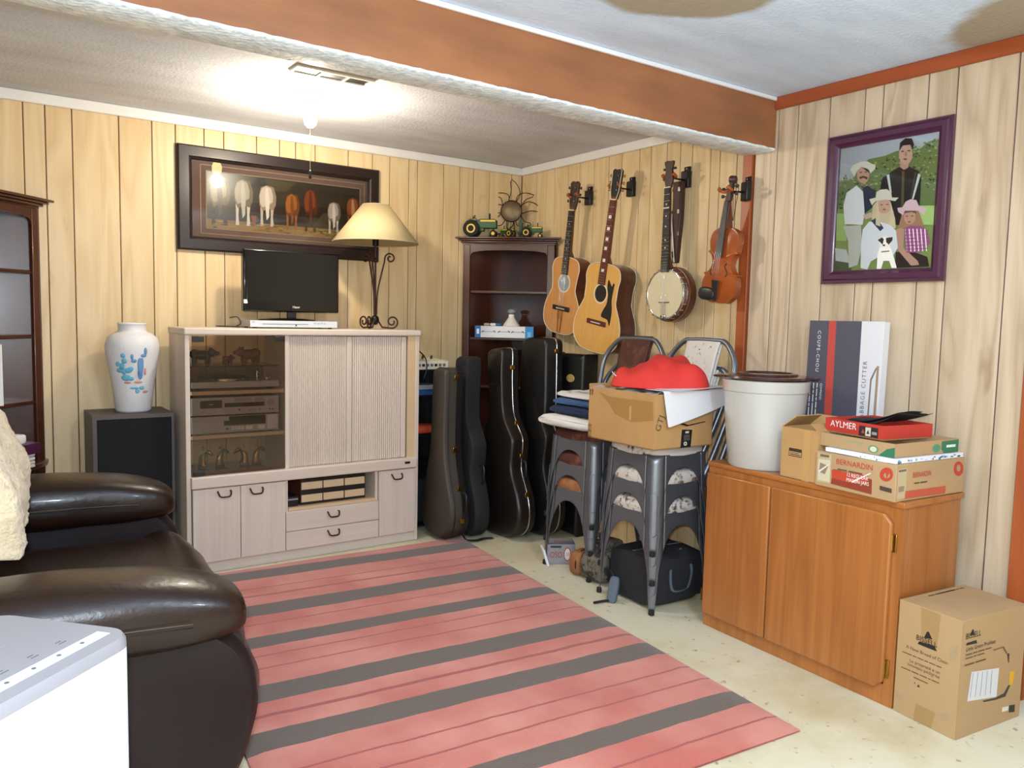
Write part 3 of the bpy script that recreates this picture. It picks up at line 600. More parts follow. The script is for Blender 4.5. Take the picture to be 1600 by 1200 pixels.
g.build('buttons', 'silver_plastic', fp); text('lettering', '---', .007, fp, (-hw+.01, -.0003, .030), (1, 0, 0), (0, 0, 1), 'ink_grey', lift=.0003)
YT_ = 4.09
a = on(380, 391, 1, YT_); b_ = on(529.5, 489.5, 1, YT_); tw = (b_[0]-a[0])/2; tc_ = (a[0]+b_[0])/2
tv = thing('television', 'small black flat-screen television standing on silver disc player', 'television', (tc_, YT_, EZ+.0405))
z0 = b_[2]-EZ-.0405; z1 = a[2]+.012-EZ-.0405
G().box(-tw, tw, 0, .045, z0, z1).build('housing', 'black_gloss', tv, bevel=.008, seg=3)
G().box(-tw+.018, tw-.018, -.0015, -.0001, z0+.052, z1-.018).build('screen', 'screen', tv, smooth=0)
text('lettering', 'Haier', .018, tv, (.018, -.0005, z0+.021), (1, 0, 0), (0, 0, 1), 'ink_white', align='CENTER', lift=.0008)
G().box(-tw+.001, -tw+.02, -.001, -.0001, z0+.04, z0+.06).build('sticker', 'ink_white', tv)
G().box(-.024, .024, .012, .034, .010, z0+.02).build('neck', 'black_plastic', tv, bevel=.006)
G().lathe([(.001, 0), (.98, 0), (1, .004), (.9, .008), (.3, .014), (.001, .014)], 40).build('base', 'black_gloss', tv, smooth=60, M=Matrix.Translation((-.02, .028, 0)) @ Matrix.Diagonal((.155, .075, 1, 1)))
g = G(); g.tube(crom([(x0-.05, 4.18, EZ+.05), (x0-.03, 4.12, EZ+.055), (x0-.035, 4.04, EZ+.025), (x0-.06, 4.03, EZ+.008), (x0-.03, 4.10, EZ+.006), (x0-.1, 4.25, EZ+.006)], 6), .003, 6)
single(g, 'power_cable', 'black_plastic', 'black cable curling beside the disc player', 'cable', (x0-.05, 4.1, EZ+.002))
# lamp
ql = on(586, 513, 2, EZ); YL = 4.06; ql = on(586, 500, 1, YL)
lm = thing('table_lamp', 'table lamp with cream cone shade on scrolled wrought-iron stand', 'lamp', (ql[0], YL, EZ+.001))
zt_ = on(589, 321, 1, YL)[2]-EZ; zb_ = on(589, 380, 1, YL)[2]-EZ
G().lathe([(.236, zb_), (.074, zt_)], 48, cap=False).build('lamp_shade', 'cream_shade', lm, smooth=180, solid=.002)
g = G(); g.tube([(.236*math.cos(t*math.pi/24), .236*math.sin(t*math.pi/24), zb_) for t in range(48)], .0022, 6, closed=True); g.tube([(.074*math.cos(t*math.pi/12), .074*math.sin(t*math.pi/12), zt_) for t in range(24)], .002, 6, closed=True)
g.build('shade_trim', 'cord', lm)
zs0 = on(588, 393, 1, YL)[2]-EZ
G().tube([(0, 0, .05), (0, 0, zb_+.02)], .0055, 10).build('pole', 'iron', lm)
G().lathe([(.006, 0), (.017, .004), (.017, .05), (.008, .056)], 16, (0, 0, zb_-.02)).build('socket', 'black_metal', lm, smooth=40)
def scroll(cx, cz, r, a0, turns, sgn, phi, n=26):
    return [((cx+sgn*(r*(1-.72*t/n))*math.cos(a0+turns*2*math.pi*t/n))*math.cos(phi), (cx+sgn*(r*(1-.72*t/n))*math.cos(a0+turns*2*math.pi*t/n))*math.sin(phi), cz+(r*(1-.72*t/n))*math.sin(a0+turns*2*math.pi*t/n)) for t in range(n+1)]
for k in range(3):
    ph = -.25+k*2*math.pi/3
    P = scroll(.096, .043, .036, math.pi*1.5, -1.35, -1, ph)
    st_ = [(.012*math.cos(ph), .012*math.sin(ph), zs0-.10), (.012*math.cos(ph), .012*math.sin(ph), .06), (.03*math.cos(ph), .03*math.sin(ph), .016)]
    up = [(.008*math.cos(ph), .008*math.sin(ph), .08), (.012*math.cos(ph), .012*math.sin(ph), .2), (.03*math.cos(ph), .03*math.sin(ph), zs0-.14), (.05*math.cos(ph), .05*math.sin(ph), zs0-.055)]
    g = G(); g.tube(crom([(.01*math.cos(ph), .01*math.sin(ph), .06), (.04*math.cos(ph), .04*math.sin(ph), .012)], 4)+P, .0045, 8); g.build('scroll_foot', 'iron', lm, smooth=60)
    Pu = scroll(.082, zs0-.035, .03, math.pi, -1.3, 1, ph)
    G().tube(crom(up, 5)+Pu, .0045, 8).build('scroll_arm', 'iron', lm, smooth=60)
G().sup((0, 0, .052), (.023, .023, .028), 1, 1, 10, 14).build('knot', 'black_metal', lm, smooth=180)
G().sup((0, 0, zs0-.05), (.016, .016, .014), 1, 1, 8, 12).build('collar', 'iron', lm, smooth=180)
# ================================================================ speaker and vase
sa = on(144, 647, 1, 4.05); sb = on(272, 647, 1, 4.05); sz = float(sa[2]+sb[2])/2-.002
sx0, sx1 = float(sa[0]), min(float(sb[0]), EX0-.012)
sk = thing('floor_speaker', 'tall dark wood loudspeaker with black cloth grille beside cabinet', 'loudspeaker', ((sx0+sx1)/2, 4.05, .001)); hw = (sx1-sx0)/2
G().box(-hw, hw, .012, .29, 0, sz).build('cabinet', 'speaker_wood', sk, bevel=.003)
g = G()
for a in ((-hw, -hw+.018, 0, sz), (hw-.012, hw, 0, sz), (-hw+.018, hw-.012, sz-.02, sz), (-hw+.018, hw-.012, 0, .03)): g.box(a[0], a[1], 0, .0115, a[2], a[3])
g.build('front_rim', 'speaker_wood', sk); G().box(-hw+.019, hw-.013, .002, .011, .031, sz-.021).build('grille', 'speaker_cloth', sk, bevel=.002)
q = on(208, 641, 2, sz+.001); vx, vy = float(on(208, 600, 1, 4.18)[0]), 4.18
va = thing('ceramic_vase', 'white ceramic vase with turquoise cactus relief on top of loudspeaker', 'vase', (vx, vy, sz+.002))
zt_ = float(on(208, 505, 1, vy)[2]-sz); k = zt_/.42
prof = [(.001, 0), (.072, 0), (.078, .01), (.088, .10), (.104, .20), (.117, .28), (.118, .315), (.108, .35), (.085, .37), (.064, .378), (.060, .385), (.060, .408), (.064, .415), (.060, .42), (.054, .412), (.054, .38), (.07, .36)]
G().lathe([(r*1.02, z*k) for r, z in prof], 48, cap=True).build('body', 'vase', va, smooth=60)
def onvase(pts, m, nm, wd=.004):
    g = G()
    for ang, z, ra_, rz_ in pts:
        r = np.interp(z, [p[1]*k for p in prof[1:8]], [p[0]*1.02 for p in prof[1:8]]); a = math.radians(-98+ang)
        Rm = Matrix.Rotation(a, 3, 'Z'); g.sup((r*math.cos(a), r*math.sin(a), z), (wd, ra_, rz_), 1, .8, 8, 12, R=Rm)
    g.build(nm, m, va, smooth=180)
onvase([(-18, .17, .022, .016), (-22, .20, .012, .016), (-32, .205, .018, .012), (-26, .225, .012, .018), (-12, .205, .016, .014), (-6, .212, .012, .012), (-20, .25, .013, .013), (-22, .275, .012, .012), (-36, .235, .012, .012), (-6, .165, .012, .01)], 'vase_blue', 'cactus')
onvase([(16, .24, .014, .062), (16, .19, .012, .03), (26, .295, .008, .018), (22, .275, .014, .008), (1, .25, .013, .009), (-3, .27, .007, .014)], 'vase_blue_dark', 'cactus')
[onvase([q], 'vase_pink', 'desert_ground') for q in ((-16, .146, .016, .005), (12, .148, .02, .006), (34, .10, .014, .006), (28, .2, .006, .02))]; onvase([(10, .105, .01, .012), (2, .12, .02, .006), (22, .12, .012, .01)], 'vase_blue', 'small_shrub', .003)
# ================================================================ corner bookcases
def corner_unit(label, fx):
    A, Bp = (2.665, 4.345), (3.085, 3.94); P = lambda x, y: (fx(x), y)
    t = thing('corner_bookcase', label, 'bookcase', (fx((A[0]+Bp[0])/2), (A[1]+Bp[1])/2+.06, .001), 0, 'matching dark corner bookcases')
    ux, uy = (Bp[0]-A[0]), (Bp[1]-A[1]); L_ = math.hypot(ux, uy); ux /= L_; uy /= L_; nx, ny = -uy, ux      # n points into the corner
    XC, YCn = 3.113, 4.351
    Q = lambda s, d: (A[0]+ux*s+nx*d, A[1]+uy*s+ny*d)
    def pr(poly, z0, z1, nm, m='mahogany', par=None, **kw):
        return G().prism([P(*p) for p in poly], z0, z1, 'xy').build(nm, m, par or t, world=True, **kw)
    foot = lambda i: [Q(i, i), Q(L_-i, i), (XC-i*.2, Bp[1]+i*1.3), (XC-i*.2, YCn-i*.2), (A[0]+i*1.3, YCn-i*.2)]
    ZT = 1.785
    pr([(A[0]+.005, YCn-.012), (XC, YCn-.012), (XC, YCn), (A[0]+.005, YCn)], .0, 1.74, 'back_panel'); pr([(XC-.012, Bp[1]+.005), (XC, Bp[1]+.005), (XC, YCn-.0125), (XC-.012, YCn-.0125)], 0, 1.74, 'back_panel')
    pr([Q(0, 0), Q(.045, 0), Q(.045, .02), Q(.0, .02)], 0, 1.74, 'stile', bevel=.003); pr([Q(L_-.045, 0), Q(L_, 0), Q(L_, .02), Q(L_-.045, .02)], 0, 1.74, 'stile', bevel=.003)
    for z in (1.453, 1.155, .845): pr([Q(.046, .012), Q(L_-.046, .012), (XC-.014, Bp[1]+.05), (XC-.014, YCn-.014), (A[0]+.05, YCn-.014)], z-.018, z, 'shelf', 'mahogany_h', bevel=.003)
    pr([Q(-.0, -.0), Q(L_, 0), (XC, Bp[1]), (XC, YCn), (A[0], YCn)], 1.7401, 1.75, 'top_board', 'mahogany_h')
    # base cupboard with bowed ledge
    arc = [Q(L_*i/12, -.07*math.sin(math.pi*i/12)**.6-.012) for i in range(13)]
    pr([Q(-.02, 0)]+[(Q(-.02+(L_+.04)*i/12, -.075*math.sin(math.pi*i/12)**.5)) for i in range(1, 12)]+[Q(L_+.015, 0), Q(L_-.02, .05), Q(.02, .05)], .535, .56, 'base_ledge', 'mahogany_h', bevel=.006)
    pr([Q(.046, .004), Q(L_/2-.002, .004), Q(L_/2-.002, .02), Q(.046, .02)], .06, .534, 'base_door', bevel=.003); pr([Q(L_/2+.002, .004), Q(L_-.046, .004), Q(L_-.046, .02), Q(L_/2+.002, .02)], .06, .534, 'base_door', bevel=.003)
    # crown of three steps
    for k, (o_, z0, z1) in enumerate(((.014, 1.7501, 1.762), (.030, 1.7621, 1.773), (.046, 1.7731, ZT))):
        bow = [Q(-o_+(L_+2*o_)*i/10, -o_-.02*math.sin(math.pi*i/10)) for i in range(11)]
        e = .7 if fx(1) > 0 and fx(2) > fx(1) else .7
        pr(bow+[(min(XC, Q(L_+o_, -o_)[0]+.02), Bp[1]), (XC, Bp[1]+.03), (XC, YCn), (A[0]+.03, YCn), (A[0]-.01, YCn-.0)], z0, z1, 'crown_moulding', 'mahogany_h', bevel=.004)
    # arched valance
    pts = [(0.046, 1.7395), (.046, 1.655)]+[(.046+.028*(1-math.cos(math.pi/2*i/5)), 1.655+.028*math.sin(math.pi/2*i/5)+.012) for i in range(6)]
    pts += [(L_/2+(L_/2-.085)*math.cos(math.pi-math.pi*i/12), 1.695+.012*math.sin(math.pi*i/12)) for i in range(13)]
    pts += [(L_-p[0], p[1]) for p in reversed(pts[1:8])]+[(L_-.046, 1.7395)]
    g = G(); n = len(pts); v = []
    for dd in (.002, .018):
        for s, z in pts: x, y = Q(s, dd); v.append((fx(x), y, z))
    g.add(v, [tuple(range(n)), tuple(range(2*n-1, n-1, -1))]+[(i, i+n, (i+1) % n+n, (i+1) % n) for i in range(n)]); g.build('arched_valance', 'mahogany_h', t, world=True, smooth=0)
    return t
corner_unit('dark mahogany corner bookcase with model tractors on its crown', lambda x: x)
corner_unit('dark mahogany corner bookcase holding books beside the leather armchair', lambda x: 3.005-x)
# books in that bookcase
zs = .845
for k, (x, w_, h, c) in enumerate(((.155, .025, .27, 'ink_white'), (.125, .028, .25, 'page'), (.094, .03, .26, 'maroon'))):
    t = thing('book', ['tall white book standing on dark bookcase shelf', 'cream book standing next to the tall white book', 'dark red book standing in the dark bookcase'][k], 'book', (x, 4.20, zs+.001), 0, 'books standing in the corner bookcase')
    G().box(-w_/2, w_/2, -.0795, .07, .002, h-.002).build('pages', 'page', t)
    G().box(-w_/2-.001, -w_/2+.001, -.08, .075, 0, h).build('cover', c, t); G().box(w_/2-.001, w_/2+.001, -.08, .075, 0, h).build('cover', c, t); G().box(-w_/2+.001, w_/2-.001, -.083, -.0797, 0, h).build('spine', c, t, bevel=.001)
zz = .5615
for k in range(7):
    q = np.array([.17, 4.13, 0])
    g = G(); Rz_ = Matrix.Rotation(math.radians(44), 3, 'Z'); hx_ = lambda L_: [tuple(Rz_ @ Vector((p_[0]-q[0], (p_[1]-4.245)*.55, p_[2]))+Vector((.222, 4.115, 0))) for p_ in L_]; g.hexa(hx_([(q[0]-.16+.004*(k % 3), 4.17, zz+.0085*k), (q[0]+.06-.004*(k % 2), 4.20, zz+.0085*k), (q[0]+.05-.003*k, 4.32, zz+.0085*k), (q[0]-.16, 4.31, zz+.0085*k), (q[0]-.16+.004*(k % 3), 4.17, zz+.0085*k+.007), (q[0]+.06-.004*(k % 2), 4.20, zz+.0085*k+.009-.004*(k % 2)), (q[0]+.05-.003*k, 4.32, zz+.0085*k+.008), (q[0]-.16, 4.31, zz+.0085*k+.007)]))
    single(g, 'magazine', ['page', 'paper', 'page', 'grey_cloth', 'paper', 'page', 'paper'][k], ['bottom magazine of the stack on the bookcase ledge', 'white magazine second from the bottom of the ledge stack', 'cream magazine third from the bottom of the ledge stack', 'greyish magazine in the middle of the ledge stack', 'white magazine just above the grey one on the bookcase ledge', 'cream magazine under the topmost of the ledge stack', 'topmost white magazine under the dark brown box on bookcase ledge'][k], 'magazine', (.2, 4.1, zz+.0085*k), 'magazines piled on the bookcase ledge')
zz += .0085*7+.003
single(G().obox((.180, 4.075, zz+.024), (.27, .085, .048), Matrix.Rotation(math.radians(44), 3, 'Z')), 'dark_box', 'maroon', 'dark maroon brown flat box on top of the magazine pile', 'box', (.18, 4.075, zz), bevel=.003)
t = thing('white_binder', 'rounded white binder with dark marks lying on the dark flat box', 'binder', (.150, 4.047, zz+.049), math.radians(44))
G().sup((0, 0, .024), (.11, .042, .0235), .35, .35, 10, 24).build('cover', 'ink_white', t, smooth=60)
for k in range(4): G().obox((-.05+.03*k, -.0425, .026), (.012, .0015, .005), Matrix.Rotation(.5*(k-1), 3, 'Y')).build('mark', 'ink_black', t)
# ---- the tractor bookcase: box with lamps on it, bell, things on its top
q0 = on(739, 520, 1, 4.13); q1 = on(835, 520, 1, 4.13)
bz = 1.156; c = ((q0[0]+q1[0])/2, 4.16); rz = -math.pi/4+.06; M = Matrix.Translation((c[0]+.01, c[1]-.02, bz)) @ Matrix.Rotation(rz, 4, 'Z')
lb = thing('lamp_box', 'white and blue printed carton lying on dark bookcase shelf', 'box', M=M)
hw, hd, hh = .185, .05, .072
G().box(-hw, hw, -hd, hd, 0, hh).build('carton', 'paper', lb, bevel=.001)
F = lambda a, b_: (-hw+2*hw*a, -hd, hh*b_)
P = [('#1f6fae', rc(0, 0, .10, 1)), ('#2a86c4', rc(.86, 0, 1, 1)), ('#6fb2dd', rc(.9, .1, .96, .55)), ('#e8eef2', rc(.03, .3, .075, .75))]
for a, b_ in ((.14, .33), (.42, .58), (.65, .82)): P += [('#4a4a4c', rc(a, .50, b_, .535)), ('#303032', [(a-.02, .42), (a+.02, .58), (a, .6), (a-.03, .48)]), ('#303032', [(b_-.02, .6), (b_+.02, .44), (b_+.03, .5), (b_, .62)])]
decal('printed_label', P, lb, F(0, 0), (2*hw, 0, 0), (0, 0, hh))
G().box(hw+.0002, hw+.0012, -hd, hd, 0, hh).build('end_panel', 'blue_item', lb)
wb_ = thing('white_bell', 'white china bell under clear wrap standing on the blue carton', 'bell', M=M @ Matrix.Translation((.04, .0, hh+.001)))
G().lathe([(.001, 0), (.055, 0), (.05, .012), (.03, .04), (.02, .055), (.018, .075), (.001, .078)], 24).build('body', 'white_china', wb_, smooth=50); G().lathe([(.02, .079), (.03, .09), (.02, .105), (.001, .108)], 16).build('top_knob', 'clear_grey', wb_, smooth=60)
for k, (x, m, nm) in enumerate(((-.115, 'cord', 'tan'), (-.075, 'ink_white', 'white'), (-.04, 'blue_item', 'blue'))):
    single(G().sup((0, 0, .009), (.02, .014, .009), .6, .6, 8, 12), 'trinket', m, f'small {nm} trinket on the blue and white carton', 'trinket', (0, 0, 0), 'trinkets on the carton', smooth=60).matrix_world = M @ Matrix.Translation((x, -.012, hh+.001))
ZTOP = 1.7865
def top_at(px_, py_, back=.12):
    """a spot on the bookcase top, on a line parallel to its front, `back` metres behind it"""
    d = ray((px_, py_)); n = np.array([.694, .720, 0]); p0 = np.array([2.665, 4.345, 0])+n*back
    k = np.dot(p0-CAM, n)/np.dot(d, n); return CAM+k*d
def tractor(name, label, px_, s, rz, back=.02, plain=False, group='green model tractors on the bookcase'):
    p = top_at(px_, 372, back); t = thing(name, label, 'model tractor', M=Matrix.Translation((p[0], p[1], ZTOP)) @ Matrix.Rotation(rz, 4, 'Z') @ Matrix.Scale(s, 4), group=group)
    # local +x is the tractor's nose
    G().prism([(-.02, .045), (.085, .045), (.085, .085), (.075, .092), (.0, .092), (-.02, .086)], -.017, .017, 'xz').build('hood', 'tractor_green', t, bevel=.003)
    for sy in (-1, 1): G().box(.0, .078, sy*.0172 if sy > 0 else -.0182, .0182 if sy > 0 else -.0172, .078, .087).build('yellow_stripe', 'tractor_yellow', t)
    G().box(-.06, .02, -.014, .014, .03, .055).build('gearbox', 'tractor_green', t, bevel=.003)
    for sy in (-1, 1):
        w_ = G().lathe([(.02, sy*.030-.009), (.038, sy*.030-.010), (.042, sy*.030-.006), (.042, sy*.030+.006), (.038, sy*.030+.010), (.02, sy*.030+.009)], 24, (-.045, 0, .042), 'y').build('rear_wheel', 'tyre', t, smooth=50)
        G().lathe([(.001, sy*.030-.008), (.023, sy*.030-.0095), (.026, sy*.030), (.023, sy*.030+.0095), (.001, sy*.030+.008)], 20, (-.045, 0, .042), 'y').build('hub', 'tractor_yellow', w_, smooth=50)
        w_ = G().lathe([(.006, sy*.019-.005), (.016, sy*.019-.006), (.018, sy*.019), (.016, sy*.019+.006), (.006, sy*.019+.005)], 18, (.068, 0, .018), 'y').build('front_wheel', 'tyre', t, smooth=50)
        G().lathe([(.001, sy*.019-.006), (.009, sy*.019-.0065), (.009, sy*.019+.0065), (.001, sy*.019+.006)], 14, (.068, 0, .018), 'y').build('hub', 'tractor_yellow', w_, smooth=50)
        G().prism([(-.075+.0, .075), (-.05, .093), (-.02, .085), (-.02, .08), (-.05, .087), (-.07, .072)], sy*.020, sy*.036, 'xz').build('fender', 'tractor_green', t)
    G().tube([(.068, -.014, .018), (.068, .014, .018)], .004, 8).build('front_axle', 'black_metal', t); G().tube([(-.045, -.03, .042), (-.045, .03, .042)], .006, 8).build('rear_axle', 'black_metal', t); G().tube([(.068, 0, .02), (.066, 0, .05)], .006, 8).build('pedestal', 'tractor_green', t)
    G().tube([(.045, .006, .09), (.045, .006, .122)], .004, 8).build('exhaust', 'black_metal', t); G().tube([(-.02, 0, .088), (-.036, 0, .104)], .002, 6).build('steering_column', 'black_metal', t)
    G().tube([(-.036+.008*math.cos(a)*.6, .014*math.sin(a), .104+.008*math.cos(a)) for a in [i*math.pi/8 for i in range(16)]], .0018, 6, closed=True).build('steering_wheel', 'black_metal', t)
    G().sup((-.062, 0, .078), (.014, .014, .007), .6, .6, 6, 12).build('seat', 'tractor_yellow', t, smooth=60)
    return t
FR = math.atan2(-.694, .720)   # along the bookcase front
tractor('model_tractor', 'large green model tractor with yellow wheels on the bookcase crown', 751, 1.22, FR, -.0)
tractor('model_tractor', 'small green model tractor standing in front of the sun ornament', 793, .62, FR+2.6, .03)
tractor('model_tractor', 'small green model tractor with upright exhaust at the crown end', 831, .78, FR, .03)
p = top_at(775, 372, .02)
pl = thing('model_plow', 'small black model plow coupled behind the large tractor nose', 'model plow', M=Matrix.Translation((p[0]-.02, p[1]-.015, ZTOP)) @ Matrix.Rotation(FR, 4, 'Z'))
G().tube([(-.035, 0, .022), (.04, 0, .022)], .003, 8).build('beam', 'black_metal', pl)
for k in range(4): G().tube(crom([(-.03+.02*k, 0, .022), (-.034+.02*k, 0, .012), (-.026+.02*k, .004, .003)], 4), .003, 6).build('plowshare', 'black_metal', pl)
p = top_at(813, 372, .12)
dp = thing('dried_plant', 'grey green dried plant sprig beside the sun ornament', 'plant', (p[0], p[1], ZTOP))
for k in range(26):
    a = random.uniform(0, 6.28); r = random.uniform(.01, .035); h = random.uniform(.05, .14)
    G().tube(crom([(0, 0, 0), (r*.3*math.cos(a), r*.3*math.sin(a), h*.5), (r*math.cos(a), r*math.sin(a), h)], 4), [.0015, .002, .003, .004, .005, .005, .004, .003, .001], 5).build('sprig', 'dry_plant', dp)
# sun ornament
p = top_at(799, 330, .20); zc_ = float(p[2])
so = thing('sun_ornament', 'bronze metal sun ornament with wavy wire rays on bookcase', 'ornament', M=Matrix.Translation((p[0], p[1], ZTOP)) @ Matrix.Rotation(FR, 4, 'Z')); zc_ -= ZTOP
G().lathe([(.001, -.012), (.03, -.011), (.055, -.006), (.068, 0), (.001, .004)], 32, (0, 0, zc_), 'y').build('disc', 'sun_disc', so, smooth=60)
G().tube([(.068*math.cos(i*math.pi/20), 0, zc_+.068*math.sin(i*math.pi/20)) for i in range(40)], .0035, 6, closed=True).build('rim', 'iron', so)
for k, (a, L1, bend) in enumerate(((8, .135, .25), (44, .11, .3), (84, .135, -.22), (126, .09, -.35), (166, .135, .22), (212, .10, .3), (318, .09, -.3), (262, .05, .1))):
    a = math.radians(a); pts = []
    for s_, side in [(t / 8, 1) for t in range(9)]+[(1-t/8, -1) for t in range(1, 9)]:
        wv = .36*(1-s_)**.7*side+bend*math.sin(s_*math.pi*1.4)*.5; r = .068+L1*s_; aa = a+wv; pts.append((r*math.cos(aa), 0, zc_+r*math.sin(aa)))
    G().tube(pts, .0028, 6).build('ray', 'iron', so, smooth=60)
for sx in (-1, 1): G().tube([(sx*.02, .0, zc_-.064), (sx*.025, 0, .004)], .003, 6).build('stand_leg', 'iron', so)
G().box(-.05, .05, -.02, .025, 0, .005).build('stand_base', 'iron', so)
# ================================================================ pictures
def frame_rails(w_, h, prof, m, par, tilesplit=True):
    """four mitred rails; prof = (inset, -depth) from the outer edge inward; frame centred, face toward local -y"""
    cs = [(-w_/2, -h/2), (w_/2, -h/2), (w_/2, h/2), (-w_/2, h/2)]; ins = [(1, 1), (-1, 1), (-1, -1), (1, -1)]
    for k in range(4):
        j = (k+1) % 4; R_ = []
        for q, sg in ((cs[k], ins[k]), (cs[j], ins[j])): R_.append([(q[0]+sg[0]*i, d_, q[1]+sg[1]*i) for i, d_ in prof])
        G().rings(R_).build('frame_rail', m, par, smooth=30)
def weave():
    m, nt, N, L, b = _new('woven_frame'); tc = N.new('ShaderNodeTexCoord'); ck = N.new('ShaderNodeTexChecker'); ck.inputs['Scale'].default_value = 95
    mp = N.new('ShaderNodeMapping'); mp.inputs['Rotation'].default_value = (0, 0, 0); mp.inputs['Scale'].default_value = (1, .001, 1); L.new(tc.outputs['Object'], mp.inputs[0]); L.new(mp.outputs[0], ck.inputs[0])
    b.inputs['Base Color'].default_value = srgb('#241815'); b.inputs['Roughness'].default_value = .3
    bp = N.new('ShaderNodeBump'); bp.inputs['Strength'].default_value = .8; bp.inputs['Distance'].default_value = .003; L.new(ck.outputs['Fac'], bp.inputs['Height']); L.new(bp.outputs[0], b.inputs['Normal'])
weave()
a = on(276, 223, 1, YW-.02); b_ = on(592.5, 266, 1, YW-.02); c = on(277.5, 389, 1, YW-.02)
pw, ph = float(b_[0]-a[0]), float(a[2]-c[2])
hp = thing('horse_picture', 'framed picture of seven horses from behind on back wall', 'picture', ((a[0]+b_[0])/2, YW-.001, (a[2]+c[2])/2))
frame_rails(pw, ph, [(0, -.001), (0, -.022), (.008, -.030), (.055, -.030), (.062, -.024), (.066, -.026), (.072, -.018), (.072, -.001)], 'woven_frame', hp)
fi = .072; G().box(-pw/2+fi, pw/2-fi, -.008, -.0015, -ph/2+fi, ph/2-fi).build('mat_board', 'mat_board', hp, smooth=0)
HQ = homog([(193, 270), (1163, 388), (1163, 702), (193, 618)])
iw = pw*(1163-193)/(1290-25)*.995; ih = ph*.545
hx = lambda x, y: (x, y)
P = [('#2e2a1c', [(193, 270), (1163, 388), (1163, 702), (193, 618)]), ('#7d6238', [(193, 560), (500, 590), (800, 620), (1163, 650), (1163, 702), (193, 618)]), ('#8c6d3c', [(193, 580), (480, 605), (760, 640), (1163, 672), (1163, 702), (193, 618)])]
P += [('#3a3c22', [(193, 270), (520, 305), (420, 400), (193, 470)]), ('#4b4226', [(560, 320), (760, 345), (700, 400), (600, 395)]), ('#20180f', [(470, 470), (1163, 520), (1163, 610), (900, 600), (470, 560)])]
def horse(x, y, w_, h, body, shade, leg, tail):
    k = []
    k.append((leg, [(x+w_*.08, y+h*.5), (x+w_*.26, y+h*.5), (x+w_*.22, y+h*.8), (x+w_*.26, y+h), (x+w_*.08, y+h), (x+w_*.1, y+h*.78)]))
    k.append((leg, [(x+w_*.66, y+h*.5), (x+w_*.88, y+h*.5), (x+w_*.80, y+h*.78), (x+w_*.86, y+h*1.02), (x+w_*.66, y+h*1.02), (x+w_*.68, y+h*.78)]))
    k.append((shade, [(x, y+h*.25), (x+w_*.12, y+h*.05), (x+w_*.45, y-.0*h), (x+w_*.85, y+h*.06), (x+w_, y+h*.28), (x+w_*.97, y+h*.5), (x+w_*.82, y+h*.62), (x+w_*.55, y+h*.58), (x+w_*.2, y+h*.63), (x+w_*.03, y+h*.48)]))
    k.append((body, [(x+w_*.04, y+h*.25), (x+w_*.16, y+h*.08), (x+w_*.42, y+h*.02), (x+w_*.7, y+h*.08), (x+w_*.82, y+h*.26), (x+w_*.8, y+h*.42), (x+w_*.5, y+h*.5), (x+w_*.18, y+h*.54), (x+w_*.06, y+h*.42)]))
    k.append((tail, [(x+w_*.40, y+h*.06), (x+w_*.52, y+h*.08), (x+w_*.62, y+h*.4), (x+w_*.58, y+h*.78), (x+w_*.44, y+h*.86), (x+w_*.38, y+h*.6), (x+w_*.36, y+h*.3)]))
    return k
P += horse(212, 300, 130, 300, '#8a7a55', '#5a4f30', '#3a2a1c', '#4a4028')+horse(365, 322, 120, 282, '#a39a86', '#6b6048', '#c9bfae', '#b5aea0')+horse(522, 360, 110, 252, '#c7b8a6', '#93806b', '#bfae9a', '#d8ccbc')
P += horse(688, 412, 92, 226, '#9b5c22', '#6a3a14', '#8c5422', '#7a431a')+horse(806, 385, 92, 262, '#7a3a1c', '#47200f', '#3a1e12', '#57260f')+horse(958, 466, 84, 196, '#a89c90', '#6e6158', '#c2b8ae', '#c9bdb0')+horse(1078, 440, 88, 200, '#8f4f2a', '#5e2f16', '#83492a', '#b98a68')
P += [('#8a4a20', [(470, 545), (500, 550), (525, 575), (515, 598), (480, 590)]), ('#39424f', [(505, 560), (530, 572), (520, 600), (500, 598)])]
for k in range(40):
    x = random.uniform(210, 1120); y = 600+(x-193)*.086+random.uniform(-30, 12); P.append((random.choice(['#a58648', '#6f5730', '#5c4a26']), [(x, y), (x+26, y+3), (x+20, y+7), (x-4, y+4)]))
ox = -pw/2+pw*(193-25)/(1290-25)*.985; oz = -ph/2+ph*.2285
decal('printed_horses', P, hp, (ox, -.0082, oz), (iw, 0, 0), (0, 0, ih), HQ, gloss=True)
g = G()
for e in (.0, .028):
    x0, x1, z0, z1 = ox-.004-e, ox+iw+.004+e, oz-.004-e, oz+ih+.004+e
    for q in ((x0, x1, z0, z0+.0025), (x0, x1, z1-.0025, z1), (x0, x0+.0025, z0, z1), (x1-.0025, x1, z0, z1)): g.box(q[0], q[1], -.0098, -.0081, q[2], q[3])
g.build('gold_fillet', 'gold_line', hp, smooth=0)
G().box(-pw/2+fi, pw/2-fi, -.0155, -.0150, -ph/2+fi, ph/2-fi).build('glass_pane', 'pane_glass', hp, smooth=0)
